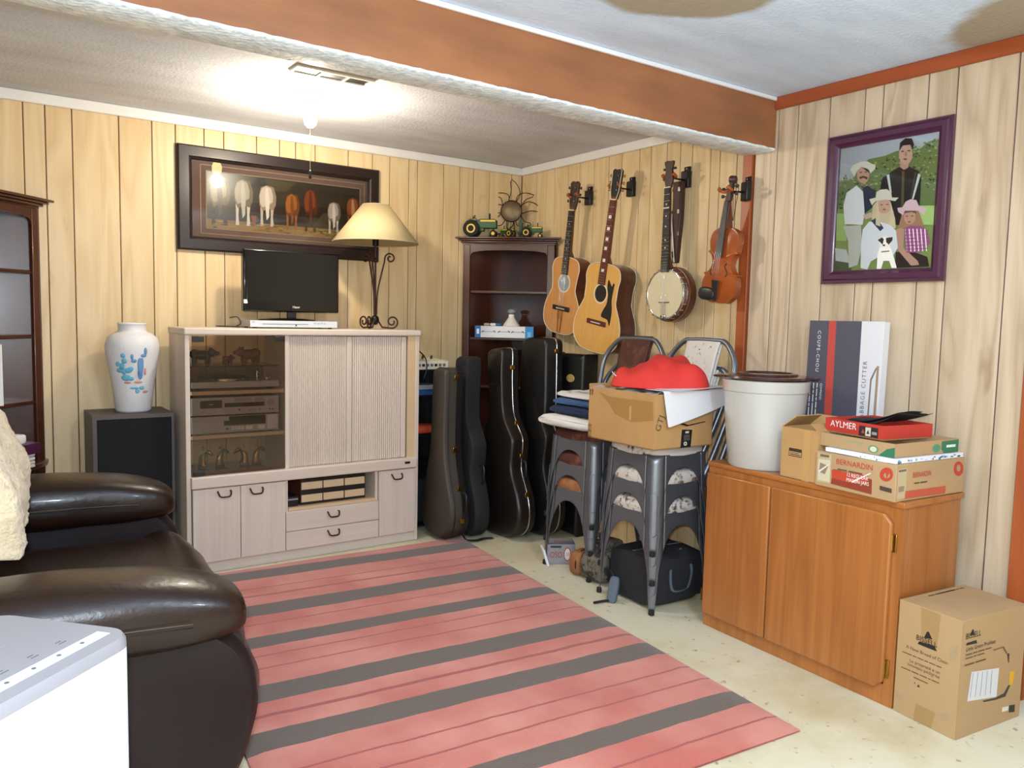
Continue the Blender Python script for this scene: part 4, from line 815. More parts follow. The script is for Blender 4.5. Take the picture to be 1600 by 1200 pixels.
# family portrait on the near wall, face toward -x
a = on(1293.7, 215.5, 0, XN-.02); b_ = on(1490.5, 176, 0, XN-.02); c = on(1283, 443.7, 0, XN-.02); d = on(1474.5, 438, 0, XN-.02)
fw = float((a[1]-b_[1])+(c[1]-d[1]))/2; fh = float(a[2]-c[2])
fp_ = thing('family_portrait', 'family portrait photograph in wide purple maroon frame on wall', 'picture', (XN-.001, float(a[1]+b_[1]+c[1]+d[1])/4, float(a[2]+c[2])/2), -math.pi/2)
bd = .052
frame_rails(fw, fh, [(0, -.001), (0, -.018), (.005, -.026), (.012, -.024), (.018, -.030), (.036, -.030), (.044, -.018), (bd, -.014), (bd, -.001)], 'maroon', fp_)
G().box(-fw/2+bd, fw/2-bd, -.006, -.0015, -fh/2+bd, fh/2-bd).build('backing', 'paper', fp_, smooth=0)
PQ = homog([(160, 287), (770, 180), (722, 1025), (120, 1050)])
P = [('#c9d3dc', [(160, 287), (770, 180), (722, 1025), (120, 1050)]), ('#9db86a', [(140, 650), (750, 600), (722, 1025), (120, 1050)]), ('#7b9455', [(150, 490), (230, 470), (330, 350), (430, 330), (500, 300), (640, 290), (700, 240), (765, 225), (745, 640), (140, 660)])]
for k in range(520):
    u = random.random(); x = 150+600*u; lo = 470-260*u+random.uniform(0, 1)*(190+150*u); P.append((random.choice(['#7f9a52', '#45622c', '#9db570', '#36502a', '#b9cc92', '#6c8a44']), ell(x, lo, random.uniform(4, 10), random.uniform(3, 8), 6, random.random())))
P += [('#b5cf86', rc(640, 640, 740, 760)), ('#a9c47c', rc(135, 690, 200, 860)), ('#5c6b4a', rc(122, 985, 230, 1050)), ('#c9ccca', [(128, 905), (200, 915), (225, 1000), (135, 985)])]
# young man standing, dark striped shirt
P += [('#1f1f22', [(400, 560), (420, 470), (480, 425), (520, 402), (585, 398), (640, 425), (660, 470), (650, 640), (600, 770), (505, 760)]), ('#d3d6d4', [(446, 450), (462, 444), (478, 560), (466, 560)]), ('#d3d6d4', [(640, 440), (655, 450), (612, 600), (602, 600)]), ('#5c5632', [(540, 425), (556, 425), (552, 660), (536, 660)]), ('#4d4a30', [(620, 430), (632, 432), (600, 590), (592, 590)]),
      ('#c09a86', [(528, 360), (585, 360), (578, 405), (552, 418), (530, 402)]), ('#c9a591', ell(563, 322, 42, 62, 18)), ('#211d1e', [(522, 300), (528, 250), (560, 222), (600, 224), (614, 262), (606, 292), (590, 262), (545, 268)]), ('#7d4d44', ell(560, 352, 13, 6, 8)), ('#3a2a26', rc(536, 300, 552, 307)), ('#3a2a26', rc(574, 296, 592, 303)), ('#ad8170', [(560, 305), (568, 305), (572, 332), (556, 332)])]
# man in cream hat and white shirt
P += [('#e2e3e2', [(180, 640), (200, 560), (262, 515), (308, 560), (312, 690), (300, 760), (190, 755)]), ('#25304a', [(300, 530), (330, 515), (378, 550), (372, 640), (312, 690)]), ('#c9cabf', [(180, 770), (290, 760), (295, 900), (270, 1010), (215, 1030), (210, 860)]), ('#cbb7a5', [(300, 700), (352, 682), (362, 710), (318, 728)]), ('#c79d88', ell(302, 450, 38, 52, 16)), ('#4a3028', [(278, 462), (304, 455), (330, 464), (326, 478), (304, 466), (282, 476)]), ('#4a302a', rc(280, 430, 294, 436)), ('#4a302a', rc(312, 428, 326, 434)),
      ('#d9d5c6', [(222, 420), (235, 390), (262, 378), (285, 366), (330, 366), (352, 378), (378, 388), (376, 412), (345, 440), (330, 408), (290, 400), (262, 425), (250, 462)]), ('#b8a98c', [(262, 425), (290, 400), (330, 408), (345, 440), (340, 418), (300, 408)])]
# woman in cream hat with long fair hair
P += [('#d6c6a4', [(362, 640), (390, 610), (470, 612), (500, 720), (505, 780), (450, 790), (400, 800), (355, 720)]), ('#e4e6e8', [(300, 790), (340, 740), (400, 740), (470, 760), (510, 800), (520, 900), (490, 950), (400, 960), (350, 990), (330, 1040), (288, 1030), (290, 880)]), ('#3c4a6a', [(352, 735), (385, 715), (430, 780), (408, 800)]), ('#d0ab95', ell(433, 642, 42, 48, 16)), ('#a05c52', ell(433, 664, 12, 5, 8)), ('#4a3830', rc(408, 632, 424, 637)), ('#4a3830', rc(444, 630, 460, 635)), ('#dccfae', [(385, 640), (394, 620), (402, 690), (410, 770), (380, 760)]), ('#dccfae', [(468, 612), (490, 680), (500, 770), (462, 760), (475, 690)]),
      ('#ddd8c6', [(340, 600), (380, 590), (385, 555), (410, 540), (450, 538), (475, 560), (480, 590), (522, 590), (500, 612), (440, 602), (380, 612), (356, 638)])]
# girl in pink hat and plaid shirt
P += [('#2a2528', [(505, 930), (620, 930), (700, 960), (712, 1020), (500, 1030)]), ('#c8a08a', [(505, 790), (560, 770), (550, 900), (640, 985), (650, 1010), (600, 1015), (520, 920)]), ('#b08a68', [(545, 680), (640, 660), (680, 770), (560, 790), (520, 775)]), ('#a8628e', [(555, 780), (600, 765), (665, 768), (690, 790), (722, 870), (660, 930), (570, 935)]), ('#cf9fae', ell(590, 712, 36, 46, 16)), ('#c9a089', ell(590, 716, 34, 42, 16)), ('#8a5a50', ell(588, 742, 10, 4, 8)), ('#4a3428', rc(566, 704, 580, 709)), ('#4a3428', rc(598, 702, 612, 707)), ('#7a5640', [(552, 690), (560, 664), (625, 662), (632, 690), (600, 680)]),
      ('#dfc3c8', [(513, 655), (545, 650), (565, 615), (595, 600), (630, 606), (645, 640), (690, 655), (680, 700), (640, 672), (560, 672), (548, 700), (520, 680)])]
for k in range(6): P.append(('#e6d3e0', [(560+24*k, 785), (566+24*k, 785), (578+24*k, 925), (572+24*k, 925)])); P.append(('#7a3a66', [(560, 800+22*k), (705, 795+22*k), (705, 799+22*k), (560, 805+22*k)]))
# dog
P += [('#dcd8d2', [(392, 950), (405, 900), (470, 895), (490, 950), (512, 1030), (480, 1030), (465, 985), (430, 985), (415, 1035), (388, 1035)]), ('#d8d4cf', ell(438, 872, 34, 40, 14)), ('#26221f', [(393, 855), (420, 838), (432, 850), (424, 885), (408, 868)]), ('#26221f', [(444, 842), (486, 836), (484, 858), (462, 884), (446, 868)]), ('#26221f', ell(432, 888, 9, 6, 8)), ('#7a6a4a', [(415, 925), (465, 920), (466, 928), (416, 933)])]
decal('printed_photo', P, fp_, (-fw/2+bd, -.0062, -fh/2+bd), (fw-2*bd, 0, 0), (0, 0, fh-2*bd), PQ, gloss=True, step=.00001)
G().box(-fw/2+bd, fw/2-bd, -.0125, -.012, -fh/2+bd, fh/2-bd).build('glass_pane', 'pane_glass', fp_, smooth=0)
# ================================================================ armchair
ac = thing('recliner_armchair', 'wide dark brown leather recliner armchair facing the rug', 'armchair', M=Matrix.Translation((.585, 2.575, .002)) @ Matrix.Rotation(math.radians(-4.9), 4, 'Z'))
def smooth_outline(p, per=5): return crom(p, per, closed=True)
so_ = smooth_outline([(-.98, .06), (-.6, .045), (-.2, .045), (-.06, .07), (.02, .16), (.06, .29), (.055, .41), (.0, .50), (-.1, .53), (-.5, .52), (-.98, .50)], 5)
for sy in (-1, 1):
    y0, y1 = (sy*.70, sy*.585)
    R_ = []
    for t_ in range(7):
        u = t_/6; y = y0+(y1-y0)*u; k = 1-.045*(abs(2*u-1)**3); R_.append([(-.45+(x+.45)*k, y, .28+(z-.28)*k) for x, z in so_])
    if sy < 0: R_ = [r[::-1] for r in R_]
    R_ = [r[::-1] for r in R_]
    sp_ = G().rings(R_).build('side_panel', 'leather_side', ac, smooth=50)
    # arm pad
    R_ = []
    for i in range(17):
        x = -.86+.90*i/16; f = min(1, max(.02, (1-((x+.42)/.47)**2 if x > -.42 else 1)))**.30 if x > -.42 else 1
        f = max(f, .12); hz_ = .098*f; hy_ = .142*(.55+.45*f); zc_ = .575+.012*math.sin((x+.8)*4)-.03*(1-f)
        ring = []
        for j in range(20):
            a = 2*math.pi*j/20; e = .72; cy_ = math.copysign(abs(math.cos(a))**e, math.cos(a)); cz_ = math.copysign(abs(math.sin(a))**e, math.sin(a))
            w_ = 1+.03*noise3((x*14, a*2, sy), 1)*(1 if x > -.3 else .4)
            ring.append((x, sy*.628+hy_*cy_*w_, zc_+hz_*cz_*w_))
        R_.append(ring)
    ap = G().rings(R_).build('arm_pad', 'leather', ac, smooth=180, sub=1)
    for dz, oy in ((-.005, -.1425 if sy < 0 else -.1425),):
        for e_ in (0, .008):
            G().tube([(-.8+.70*i/12, sy*.628+oy-.0005, .578+dz+.012*math.sin((-.8+.70*i/12+.8)*4)-e_) for i in range(13)], .0013, 5).build('seam', 'stitch' if e_ == 0 else 'leather_side', ap, smooth=180)
# seat and the footrest bulging over the front edge
G().sup((-.30, 0, .40), (.34, .485, .075), .35, .25, 14, 36).build('seat_cushion', 'leather', ac, smooth=180)
def foot(z_prof, nm, y0=.475):
    g = G(); R_ = []
    for j in range(21):
        v = -1+2*j/20; k = 1-.12*abs(v)**6
        R_.append([(-.12+(x+.12)*k+.006*noise3((v*5, z*9, 1), 1.5), v*y0, z) for x, z in z_prof])
    return g.rings(R_).build(nm, 'leather', ac, smooth=60)
foot(crom([(-.12, .42), (-.06, .47), (.02, .47), (.075, .43), (.10, .37), (.085, .34), (-.05, .34)], 4), 'footrest_top')
foot(crom([(-.05, .338), (.085, .338), (.125, .30), (.135, .21), (.11, .12), (.06, .085), (-.04, .09)], 4), 'footrest_panel')
G().box(-.9, -.05, -.58, .58, .03, .33).build('base_frame', 'leather_side', ac, bevel=.02)
for x in (-.82, -.16):
    for y in (-.5, .5): G().lathe([(.03, 0), (.035, .01), (.028, .03)], 14, (x, y, 0)).build('foot', 'rubber', ac)
Rb = Matrix.Rotation(math.radians(-14), 3, 'Y')
G().sup((-.76, 0, .64), (.19, .49, .35), .4, .3, 16, 36, R=Rb).build('back_cushion', 'leather', ac, smooth=180)
G().sup((-.66, 0, .53), (.09, .47, .12), .6, .3, 12, 32, R=Rb).build('lumbar_cushion', 'leather', ac, smooth=180)
# sheepskin draped over the backrest
g = G()
def fleece(u, v):
    # v: 0 behind the top .. 1 hanging tip in front of backrest
    y = -.62+.86*u
    path = crom([(-1.10, .86), (-1.02, 1.0), (-.84, 1.05), (-.63, .99), (-.53, .88), (-.49, .79), (-.49, .70)], 6); i = min(len(path)-2, int(v*(len(path)-1))); f = v*(len(path)-1)-i
    x = path[i][0]*(1-f)+path[i+1][0]*f; z = path[i][1]*(1-f)+path[i+1][1]*f
    edge = 1-abs(2*u-1); y2 = y+.02*noise3((v*7, u*5, 2), 1.4)*(1 if u > .2 else 0)
    if u < .16: t_ = (.16-u)/.16; x -= .34*t_; y2 = y+.16*.86*t_*.75; z -= .10*t_*(1-v)
    b_ = .012*noise3((x*14, y*15, z*13), 1)+.006*noise3((x*60, y*57, z*54), 1.3)
    return (x+.045+b_, y2+.12, z+.012+b_*.7-.05*v*math.sin(u*9)**2)
g.grid(fleece, 56, 60); o = g.build('sheepskin', 'fleece', None, smooth=180, solid=.022); o.matrix_world = MW[ac.name]; MW[o.name] = MW[ac.name]; tag(o, 'cream sheepskin throw draped over the leather armchair backrest', 'throw')
# ================================================================ portable air unit
uu = Vector((.74, .67, 0)).normalized(); nb_ = Vector((-uu.y, uu.x, 0)); FRc = on(216, 984, 2, .72)
w2, d2, H = .24, .15, .72
cc = Vector((float(FRc[0]), float(FRc[1]), .001))-uu*w2+nb_*d2
M = Matrix.Translation(cc) @ Matrix.Rotation(math.atan2(uu.y, uu.x), 4, 'Z')
au = thing('portable_air_unit', 'white portable air unit with grey control top beside armchair', 'appliance', M=M)
def rr(w_, d_, r, n=6):
    o_ = []
    for cx_, cy_, a0 in ((w_-r, d_-r, 0), (-w_+r, d_-r, 90), (-w_+r, -d_+r, 180), (w_-r, -d_+r, 270)):
        for i in range(n+1): a = math.radians(a0+90*i/n); o_.append((cx_+r*math.cos(a), cy_+r*math.sin(a)))
    return o_
ring = lambda z, k, r=.045: [(x*k, y*k, z) for x, y in rr(w2, d2, r)]
G().rings([ring(.02, .97), ring(.05, .985), ring(.35, 1), ring(H-.035, 1), ring(H-.022, .998)]).build('body', 'white_plastic', au, smooth=40)
G().rings([ring(H-.0215, 1.0), ring(H-.008, .995), ring(H, .975)]).build('top_cover', 'grey_plastic', au, smooth=40)
G().box(-w2+.05, w2-.03, -.118, -.092, H+.0002, H+.002).build('button_strip', 'pale_plastic', au, bevel=.0008)
g = G()
for k in range(7): g.lathe([(.001, 0), (.0035, 0), (.0035, .0008)], 8, (-.14+.05*k, -.105, H+.0021))
g.build('buttons', 'ink_grey', au, kind='stuff')
G().box(-.03, .02, -.076, -.052, H+.0002, H+.0012).build('display', 'black_gloss', au)
g = G()
for k in range(6): g.box(-.14+.058*k, -.125+.058*k, -.070, -.068, H+.0002, H+.0006); g.box(-.14+.058*k, -.128+.058*k, -.062, -.060, H+.0002, H+.0006)
g.build('printed_marks', 'ink_grey', au, kind='stuff')
G().box(-.2, .12, .006, .030, H+.0002, H+.0015).build('handle_slot', 'grey_plastic', au, bevel=.0005)
G().sup((-.06, .062, H-.004), (.10, .022, .008), .6, .8, 8, 24).build('carry_handle', 'white_plastic', au, smooth=60)
g = G(); g.box(-.02, .09, -d2-.0012, -d2-.0002, H-.10, H-.098); g.build('embossed_line', 'pale_plastic', au)
for x in (-.18, .18):
    for y in (-.1, .1): G().lathe([(.018, 0), (.02, .008), (.016, .02)], 12, (x, y, 0)).build('caster', 'rubber', au)
# ================================================================ amber oak cabinet
cl = on(1098, 974.6, 2, 0); cr_ = on(1393, 1108, 2, 0); cw = float(np.linalg.norm(cr_-cl)); ang = math.atan2(cr_[1]-cl[1], cr_[0]-cl[0])
CZ = .702; CD = .36
M = Matrix.Translation(Vector((float(cl[0]), float(cl[1]), .001))) @ Matrix.Rotation(ang, 4, 'Z')       # local x along the front to the right, local y into the room's wall
kb = thing('oak_cabinet', 'low amber oak cabinet with two doors against the wall', 'cabinet', M=M)
G().box(.008, cw-.006, .02, CD, 0, CZ-.02).build('carcass', 'amber_oak', kb, bevel=.002)
g = G(); g.box(0, .035, 0, .0195, .0, CZ-.02); g.box(cw-.035, cw, 0, .0195, 0, CZ-.02); g.box(.0352, cw-.0352, 0, .0195, 0, .07); g.box(.0352, cw-.0352, 0, .0195, CZ-.07, CZ-.02); g.build('face_frame', 'amber_oak', kb, smooth=0)
G().box(-.004, cw+.004, -.006, CD+.002, CZ-.0198, CZ).build('top', 'amber_oak_h', kb, bevel=.002)
MATS['amber_oak_hx'] = wood('amber_oak_hx', '#ac6c36', '#7e4618', grain='x', bands=13, dist=5, rough=.33, along=.06, fine=.5, coat=.25)
bpy.data.objects['top.001'].data.materials[0] = MATS['amber_oak_hx'] if bpy.data.objects['top.001'].parent == kb else bpy.data.objects['top.001'].data.materials[0]
dm = cw*.385
for k, (a, b_) in enumerate(((.004, dm-.003), (dm+.003, cw-.03))):
    d = G().prism([(a, .055), (b_-.03, .055), (b_, .085), (b_, CZ-.075), (b_-.03, CZ-.045), (a, CZ-.045)] if k else rc(a, .055, b_, CZ-.045), -.018, -.0003, 'xz').build('cabinet_door', 'amber_oak', kb, bevel=.006, seg=3)
    hx_ = b_+.006 if k else a-.004
    for z in (.13, CZ-.14):
        h = G().obox((hx_, -.004, z), (.016, .006, .062)).build('hinge', 'brass_old' if 'brass_old' in MATS else 'brass', d, bevel=.002)
        G().tube([(hx_-.006, -.009, z-.026), (hx_-.006, -.009, z+.026)], .004, 8).build('hinge_pin', 'brass', h)
KT = CZ+.002
def K(px_, py_, z=None): return on(px_, py_, 2, KT if z is None else z)
def KL(p): return M.inverted() @ Vector([float(c_) for c_ in p])
# crock
f_ = K(1190, 736); r0 = .138; dirv = np.array([f_[0], f_[1]])/np.hypot(f_[0], f_[1]); cx_, cy_ = f_[0]+dirv[0]*r0, f_[1]+dirv[1]*r0
ztp = float(on(1195, 585, 2, 1.0)[2]); dd = np.hypot(cx_, cy_); dr = ray((1195, 592)); ztp = 1.28+dr[2]*dd/np.hypot(dr[0], dr[1]); HC = float(ztp-KT)
ck = thing('stoneware_crock', 'large cream stoneware crock with dark brown handled lid', 'crock', (cx_, cy_, KT))
G().lathe([(.001, 0), (.132, 0), (.138, .008), (.155, HC*.55), (.163, HC*.86), (.168, HC*.87), (.171, HC-.004), (.166, HC), (.15, HC), (.15, HC-.03), (.001, HC-.03)], 56).build('body', 'stoneware', ck, smooth=45)
ld = G().lathe([(.001, HC+.001), (.172, HC+.001), (.176, HC+.006), (.172, HC+.014), (.125, HC+.017), (.12, HC+.024), (.105, HC+.026), (.1, HC+.020), (.001, HC+.018)], 56).build('lid', 'crock_lid', ck, smooth=45)
for s_ in (-1, 1):
    a = math.atan2(-.82, .57) if s_ > 0 else math.atan2(.82, -.57)
    G().sup((.182*math.cos(a), .182*math.sin(a), HC+.007), (.026, .045, .006), .6, .6, 8, 16, R=Matrix.Rotation(a, 3, 'Z')).build('lid_handle', 'crock_lid', ld, smooth=60)
# cardboard helpers
def open_box(t, w_, d_, h, m, mi='cardboard_in', th=.004, panels='front_panel'):
    """four wall panels and a floor; local x = width, y = depth, origin at the centre of the base"""
    G().box(-w_/2, w_/2, -d_/2, d_/2, 0, th).build('bottom', mi, t, smooth=0)
    o_ = [G().box(-w_/2, w_/2, -d_/2, -d_/2+th, th, h).build('wall_panel', m, t), G().box(-w_/2, w_/2, d_/2-th, d_/2, th, h).build('wall_panel', m, t),
          G().box(-w_/2, -w_/2+th, -d_/2+th, d_/2-th, th, h).build('wall_panel', m, t), G().box(w_/2-th, w_/2, -d_/2+th, d_/2-th, th, h).build('wall_panel', m, t)]
    return o_
def flap(t, hinge_a, hinge_b, out, up, L_, m='cardboard', th=.003):
    a, b_ = Vector(hinge_a), Vector(hinge_b); o_ = (Vector(out)*L_+Vector((0, 0, up*L_)))
    n = (b_-a).cross(o_).normalized()*th
    ins = (b_-a)*.03
    return G().hexa([a, b_, b_-ins+o_, a+ins+o_, a+n, b_+n, b_-ins+o_+n, a+ins+o_+n]).build('flap', m, t, smooth=0)
# Bernardin jar carton with trays on top
a = K(1278.5, 758); b_ = K(1404.5, 787); c = K(1497.7, 767.4)
jw, jd = float(np.linalg.norm(b_-a)), float(np.linalg.norm(c-b_))
angj = math.atan2(b_[1]-a[1], b_[0]-a[0]); mid = (a+c)/2
dd = np.hypot(b_[0], b_[1]); dr = ray((1406, 728)); JH = float(1.28+dr[2]*dd/np.hypot(dr[0], dr[1])-KT)
jb = thing('jar_carton', 'cardboard canning jar carton with red print on oak cabinet', 'box', (mid[0], mid[1], KT), angj)
G().box(-jw/2, jw/2, -jd/2, jd/2, 0, JH).build('carton', 'cardboard_dark', jb, bevel=.002)
JQ = homog([(690, 860), (1165, 945), (1160, 1170), (680, 1060)])
P = [('#b5a582', [(700, 872), (778, 885), (772, 1055), (692, 1040)]), ('#6b5a48', [(712, 880), (765, 888), (764, 902), (712, 895)]), ('#c9bda0', [(702, 910), (772, 918), (768, 1045), (698, 1032)]), ('#8d7b62', [(712, 930), (760, 950), (740, 1000), (705, 985)]), ('#8a3a26', [(790, 968), (1020, 1030), (1020, 1120), (775, 1055)]), ('#b8432c', [(780, 972), (995, 1008), (990, 1060), (870, 1045), (782, 1020)]),
     ('#b5402e', ell(1105, 1000, 40, 42, 14)), ('#a08a64', ell(1108, 1005, 20, 18, 8)), ('#b5402e', [(1100, 985), (1122, 990), (1108, 1025)]), ('#4a3a2e', [(1068, 1066), (1140, 1085), (1140, 1112), (1068, 1092)]), ('#d8d3cc', [(900, 1040), (1010, 990), (1012, 996), (905, 1050)]), ('#d8d3cc', [(700, 980), (760, 940), (764, 946), (705, 990)])]
decal('printed_label', P, jb, (-jw/2, -jd/2, 0), (jw, 0, 0), (0, 0, JH), JQ)
def onf(Q, x, y, w_, h, o0, U, V):
    u, v = Q((x, y)); return Vector(o0)+Vector(U)*u+Vector(V)*v
def lab(par, Q, O, U, V, x, y, s_, size, m, sx=1, **kw):
    p = onf(Q, x, y, 1, 1, O, U, V); return text('lettering', s_, size, par, p, U, V, m, sx=sx, **kw)
jo, jU, jV = (-jw/2, -jd/2-.0006, 0), (jw, 0, 0), (0, 0, JH)
lab(jb, JQ, jo, jU, jV, 806, 936, 'BERNARDIN', .027, 'ink_red', .98); lab(jb, JQ, jo, jU, jV, 815, 972, '----- -------', .014, 'ink_brown', 1.1)
lab(jb, JQ, jo, jU, jV, 868, 1010, '12 REGULAR', .018, 'ink_white', .85); lab(jb, JQ, jo, jU, jV, 868, 1040, 'MASON JARS', .018, 'ink_white', .85)
SQ = homog([(1165, 945), (1525, 900), (1515, 1095), (1160, 1170)])
P = [('#b5a582', [(1172, 970), (1222, 960), (1218, 1140), (1170, 1150)]), ('#6b5a48', [(1176, 975), (1218, 968), (1218, 980), (1176, 988)]), ('#8d7b62', [(1178, 1075), (1210, 1068), (1208, 1100), (1178, 1110)]), ('#b5523c', [(1216, 1100), (1430, 1062), (1426, 1105), (1214, 1145)]), ('#b5402e', ell(1492, 965, 24, 42, 12)), ('#a08a64', ell(1492, 962, 10, 20, 8))]
sO, sU, sV = (jw/2, -jd/2, 0), (0, jd, 0), (0, 0, JH)
decal('printed_label', P, jb, sO, sU, sV, SQ); lab(jb, SQ, (jw/2+.0006, -jd/2, 0), sU, sV, 1252, 1020, 'BERNARDIN', .026, 'ink_red', .72); lab(jb, SQ, (jw/2+.0006, -jd/2, 0), sU, sV, 1262, 1056, '----- -------', .014, 'ink_brown', .8)
zt = KT+JH+.0015
ws = thing('white_sheet_pack', 'flat white pack with blue pattern lying on the jar carton', 'pack', (mid[0]+.0, mid[1], zt), angj-.02)
G().box(-jw/2+.035, jw/2-.005, -jd/2+.004, jd/2-.01, 0, .016).build('pack', 'paper', ws, bevel=.002)
P = [('#dfdfe4', rc(0, 0, 1, 1))]
for k in range(26): x = random.random(); P.append((random.choice(['#3d6c8c', '#7fa3b8', '#2c4a5e', '#a8c4d2']), ell(x, random.uniform(.2, .8), random.uniform(.01, .03), random.uniform(.1, .3), 7)))
decal('printed_pattern', P, ws, (jw/2-.005, -jd/2+.004, 0), (0, jd-.014, 0), (0, 0, .016)); decal('printed_pattern', [(c_, [(p[0]*.4+.5, p[1]) for p in pl_]) for c_, pl_ in P[:10]], ws, (-jw/2+.035, -jd/2+.004, 0), (jw-.04, 0, 0), (0, 0, .016))
zt += .0175
tr = thing('cardboard_tray', 'shallow cardboard tray with green printed corners on jar carton', 'tray', (mid[0], mid[1]+.008, zt), angj-.02); TH = .046; tw_, td_ = jw*.94, jd*.90
open_box(tr, tw_, td_, TH, 'cardboard_dark', 'cardboard_in')
g_ = '#2f7050'
decal('printed_label', [('#ae8f68', rc(0, 0, 1, 1)), (g_, [(.80, 0), (1, 0), (1, .75), (.9, .55)]), ('#5f8a6a', ell(.73, .38, .07, .30, 12)), ('#cfc9b0', ell(.73, .38, .045, .2, 12)), ('#7c9a78', rc(.35, .62, .60, .70))], tr, (-tw_/2, -td_/2, 0), (tw_, 0, 0), (0, 0, TH))
decal('printed_label', [('#ae8f68', rc(0, 0, 1, 1)), (g_, [(.76, 0), (1, 0), (1, .95), (.72, .9), (.72, .3)]), ('#5f8a6a', ell(.64, .42, .07, .33, 12)), ('#4a8a66', ell(.64, .42, .045, .22, 12)), ('#cfe0d0', rc(.8, .4, .95, .6))], tr, (tw_/2, -td_/2, 0), (0, td_, 0), (0, 0, TH))
ztr = zt+TH+.001
ry_ = thing('red_carton_tray', 'red open carton tray with white lettering resting in cardboard tray', 'tray', (mid[0]-.02, mid[1]+.04, ztr), angj-.10); rw, rdp, rh = jw*.80, jd*.62, .050
open_box(ry_, rw, rdp, rh, 'ink_red', 'cardboard_in')
text('lettering', 'AYLMER', .032, ry_, (-rw/2+.025, -rdp/2-.0004, .022), (1, 0, 0), (0, 0, 1), 'ink_white', sx=1.0)
decal('printed_label', [('#2a2224', rc(.60, .1, .92, .8)), ('#c9c2b8', rc(.71, .15, .80, .75)), ('#b04038', [(.64, .3), (.70, .3), (.67, .6)]), ('#2a2224', [(.73, .3), (.78, .3), (.755, .6)]), ('#9a8f88', rc(.82, .3, .9, .5))], ry_, (-rw/2, -rdp/2, 0), (rw, 0, 0), (0, 0, rh))
for k in range(3):
    g = G(); g.grid(lambda u, v: ((-.40+.80*u)*rw+.01*k, (-.34+.74*v)*rdp+.015*k, rh*.45+.006*k+.045*u*u+.014*math.sin(3*v+k)+(.02*v)), 12, 8)
    g.build('black_sheet', 'nylon', None, smooth=180, solid=.0015); o = bpy.data.objects[[n_ for n_ in bpy.data.objects.keys() if n_.startswith('black_sheet')][-1]]; o.matrix_world = MW[ry_.name]
    tag(o, ['lowest black paper sheet lying in the red tray', 'middle black paper sheet lying in the red tray', 'topmost black paper sheet curling in the red tray'][k], 'paper', 'black sheets in the red tray')
# plain box with open flaps
a = K(1215.5, 742.5); b_ = K(1278.5, 757); bw_ = float(np.linalg.norm(b_-a)); angb = math.atan2(b_[1]-a[1], b_[0]-a[0])
dd = np.hypot(a[0], a[1]); dr = ray((1219.4, 665)); PH = float(1.28+dr[2]*dd/np.hypot(dr[0], dr[1])-KT); pd = .15
nrm = np.array([-math.sin(angb), math.cos(angb), 0]); mid2 = (a+b_)/2+nrm*pd/2
pb = thing('plain_carton', 'plain brown cardboard carton with raised flaps between crock and jar carton', 'box', (mid2[0], mid2[1], KT), angb)
bw_ -= .016; pb.location.x += 0; open_box(pb, bw_-.004, pd, PH, 'cardboard')
flap(pb, (-bw_/2, -pd/2, PH), (-bw_/2, pd/2, PH), (.55, 0, 0), .42, .11); flap(pb, (bw_/2-.004, pd/2, PH), (bw_/2-.004, -pd/2, PH), (-.45, .0, 0), .28, .08); flap(pb, (bw_/2, pd/2, PH), (-bw_/2, pd/2, PH), (0, .45, 0), .5, .08)
decal('printed_label', [('#3a2e24', rc(.22, .44, .58, .60)), ('#b08c5c', rc(.235, .455, .565, .535)), ('#3a2e24', rc(.26, .47, .54, .485)), ('#3a2e24', rc(.26, .505, .5, .515)), ('#b9905a', rc(.62, 0, .8, 1))], pb, (-bw_/2+.002, -pd/2, 0), (bw_-.004, 0, 0), (0, 0, PH))
# cabbage cutter box leaning against the wall
a = on(1273, 501, 0, 2.955); b_ = on(1389, 503, 0, 2.955); gw = float(a[1]-b_[1]); gz = float(a[2]-KT); 
cm = Matrix.Translation((2.93, float(a[1]+b_[1])/2, KT)) @ Matrix.Rotation(-math.pi/2, 4, 'Z') @ Matrix.Rotation(math.radians(-1.5), 4, 'X')
cc_ = thing('cabbage_cutter_box', 'tall grey and white cabbage cutter carton leaning on the wall', 'box', M=cm)
G().box(-gw/2, gw/2, -.022, .022, 0, gz).build('carton', 'paper', cc_, bevel=.002)
CQ = homog([(660, 75), (1105, 85), (1050, 690), (625, 690)])
P = [('#4d4a58', [(660, 75), (980, 80), (940, 690), (625, 690)]), ('#b8453c', [(783, 76), (828, 77), (800, 690), (755, 690)]), ('#d3d2d6', [(980, 80), (1105, 85), (1050, 690), (940, 690)]), ('#9a7f68', [(1066, 265), (1078, 266), (1048, 640), (1030, 660)]), ('#8a6a55', [(1010, 540), (1020, 510), (1040, 510), (1030, 650), (1012, 640)]), ('#77655a', [(1030, 320), (1062, 270), (1066, 276), (1038, 325), (1020, 500), (1012, 500)])]
decal('printed_label', P, cc_, (-gw/2, -.022, 0), (gw, 0, 0), (0, 0, gz), CQ)
cO, cU, cV = Vector((-gw/2, -.0228, 0)), Vector((gw, 0, 0)), Vector((0, 0, gz))
pt = lambda x, y: onf(CQ, x, y, 1, 1, cO, cU, cV)
text('lettering', 'COUPE-CHOU', .021, cc_, pt(716, 120), (0, 0, -1), (1, 0, 0), 'ink_white', space=1.35); text('lettering', 'CABBAGE CUTTER', .0245, cc_, pt(992, 500), (0, 0, 1), (-1, 0, 0), 'ink_grey', space=1.25)
for k, s_ in enumerate(('COMPREND:', '--- ----- -- ---- -------', '---- -- ----- ----------', '-------- ---- -- --------')): text('lettering', s_, .0125, cc_, pt(738-22*k, 350), (0, 0, -1), (1, 0, 0), 'ink_white')
for k, s_ in enumerate(('------ ------- ------', '----- --- ----------', '---- -----')): text('lettering', s_, .0125, cc_, pt(890-20*k, 505), (0, 0, -1), (1, 0, 0), 'ink_white')
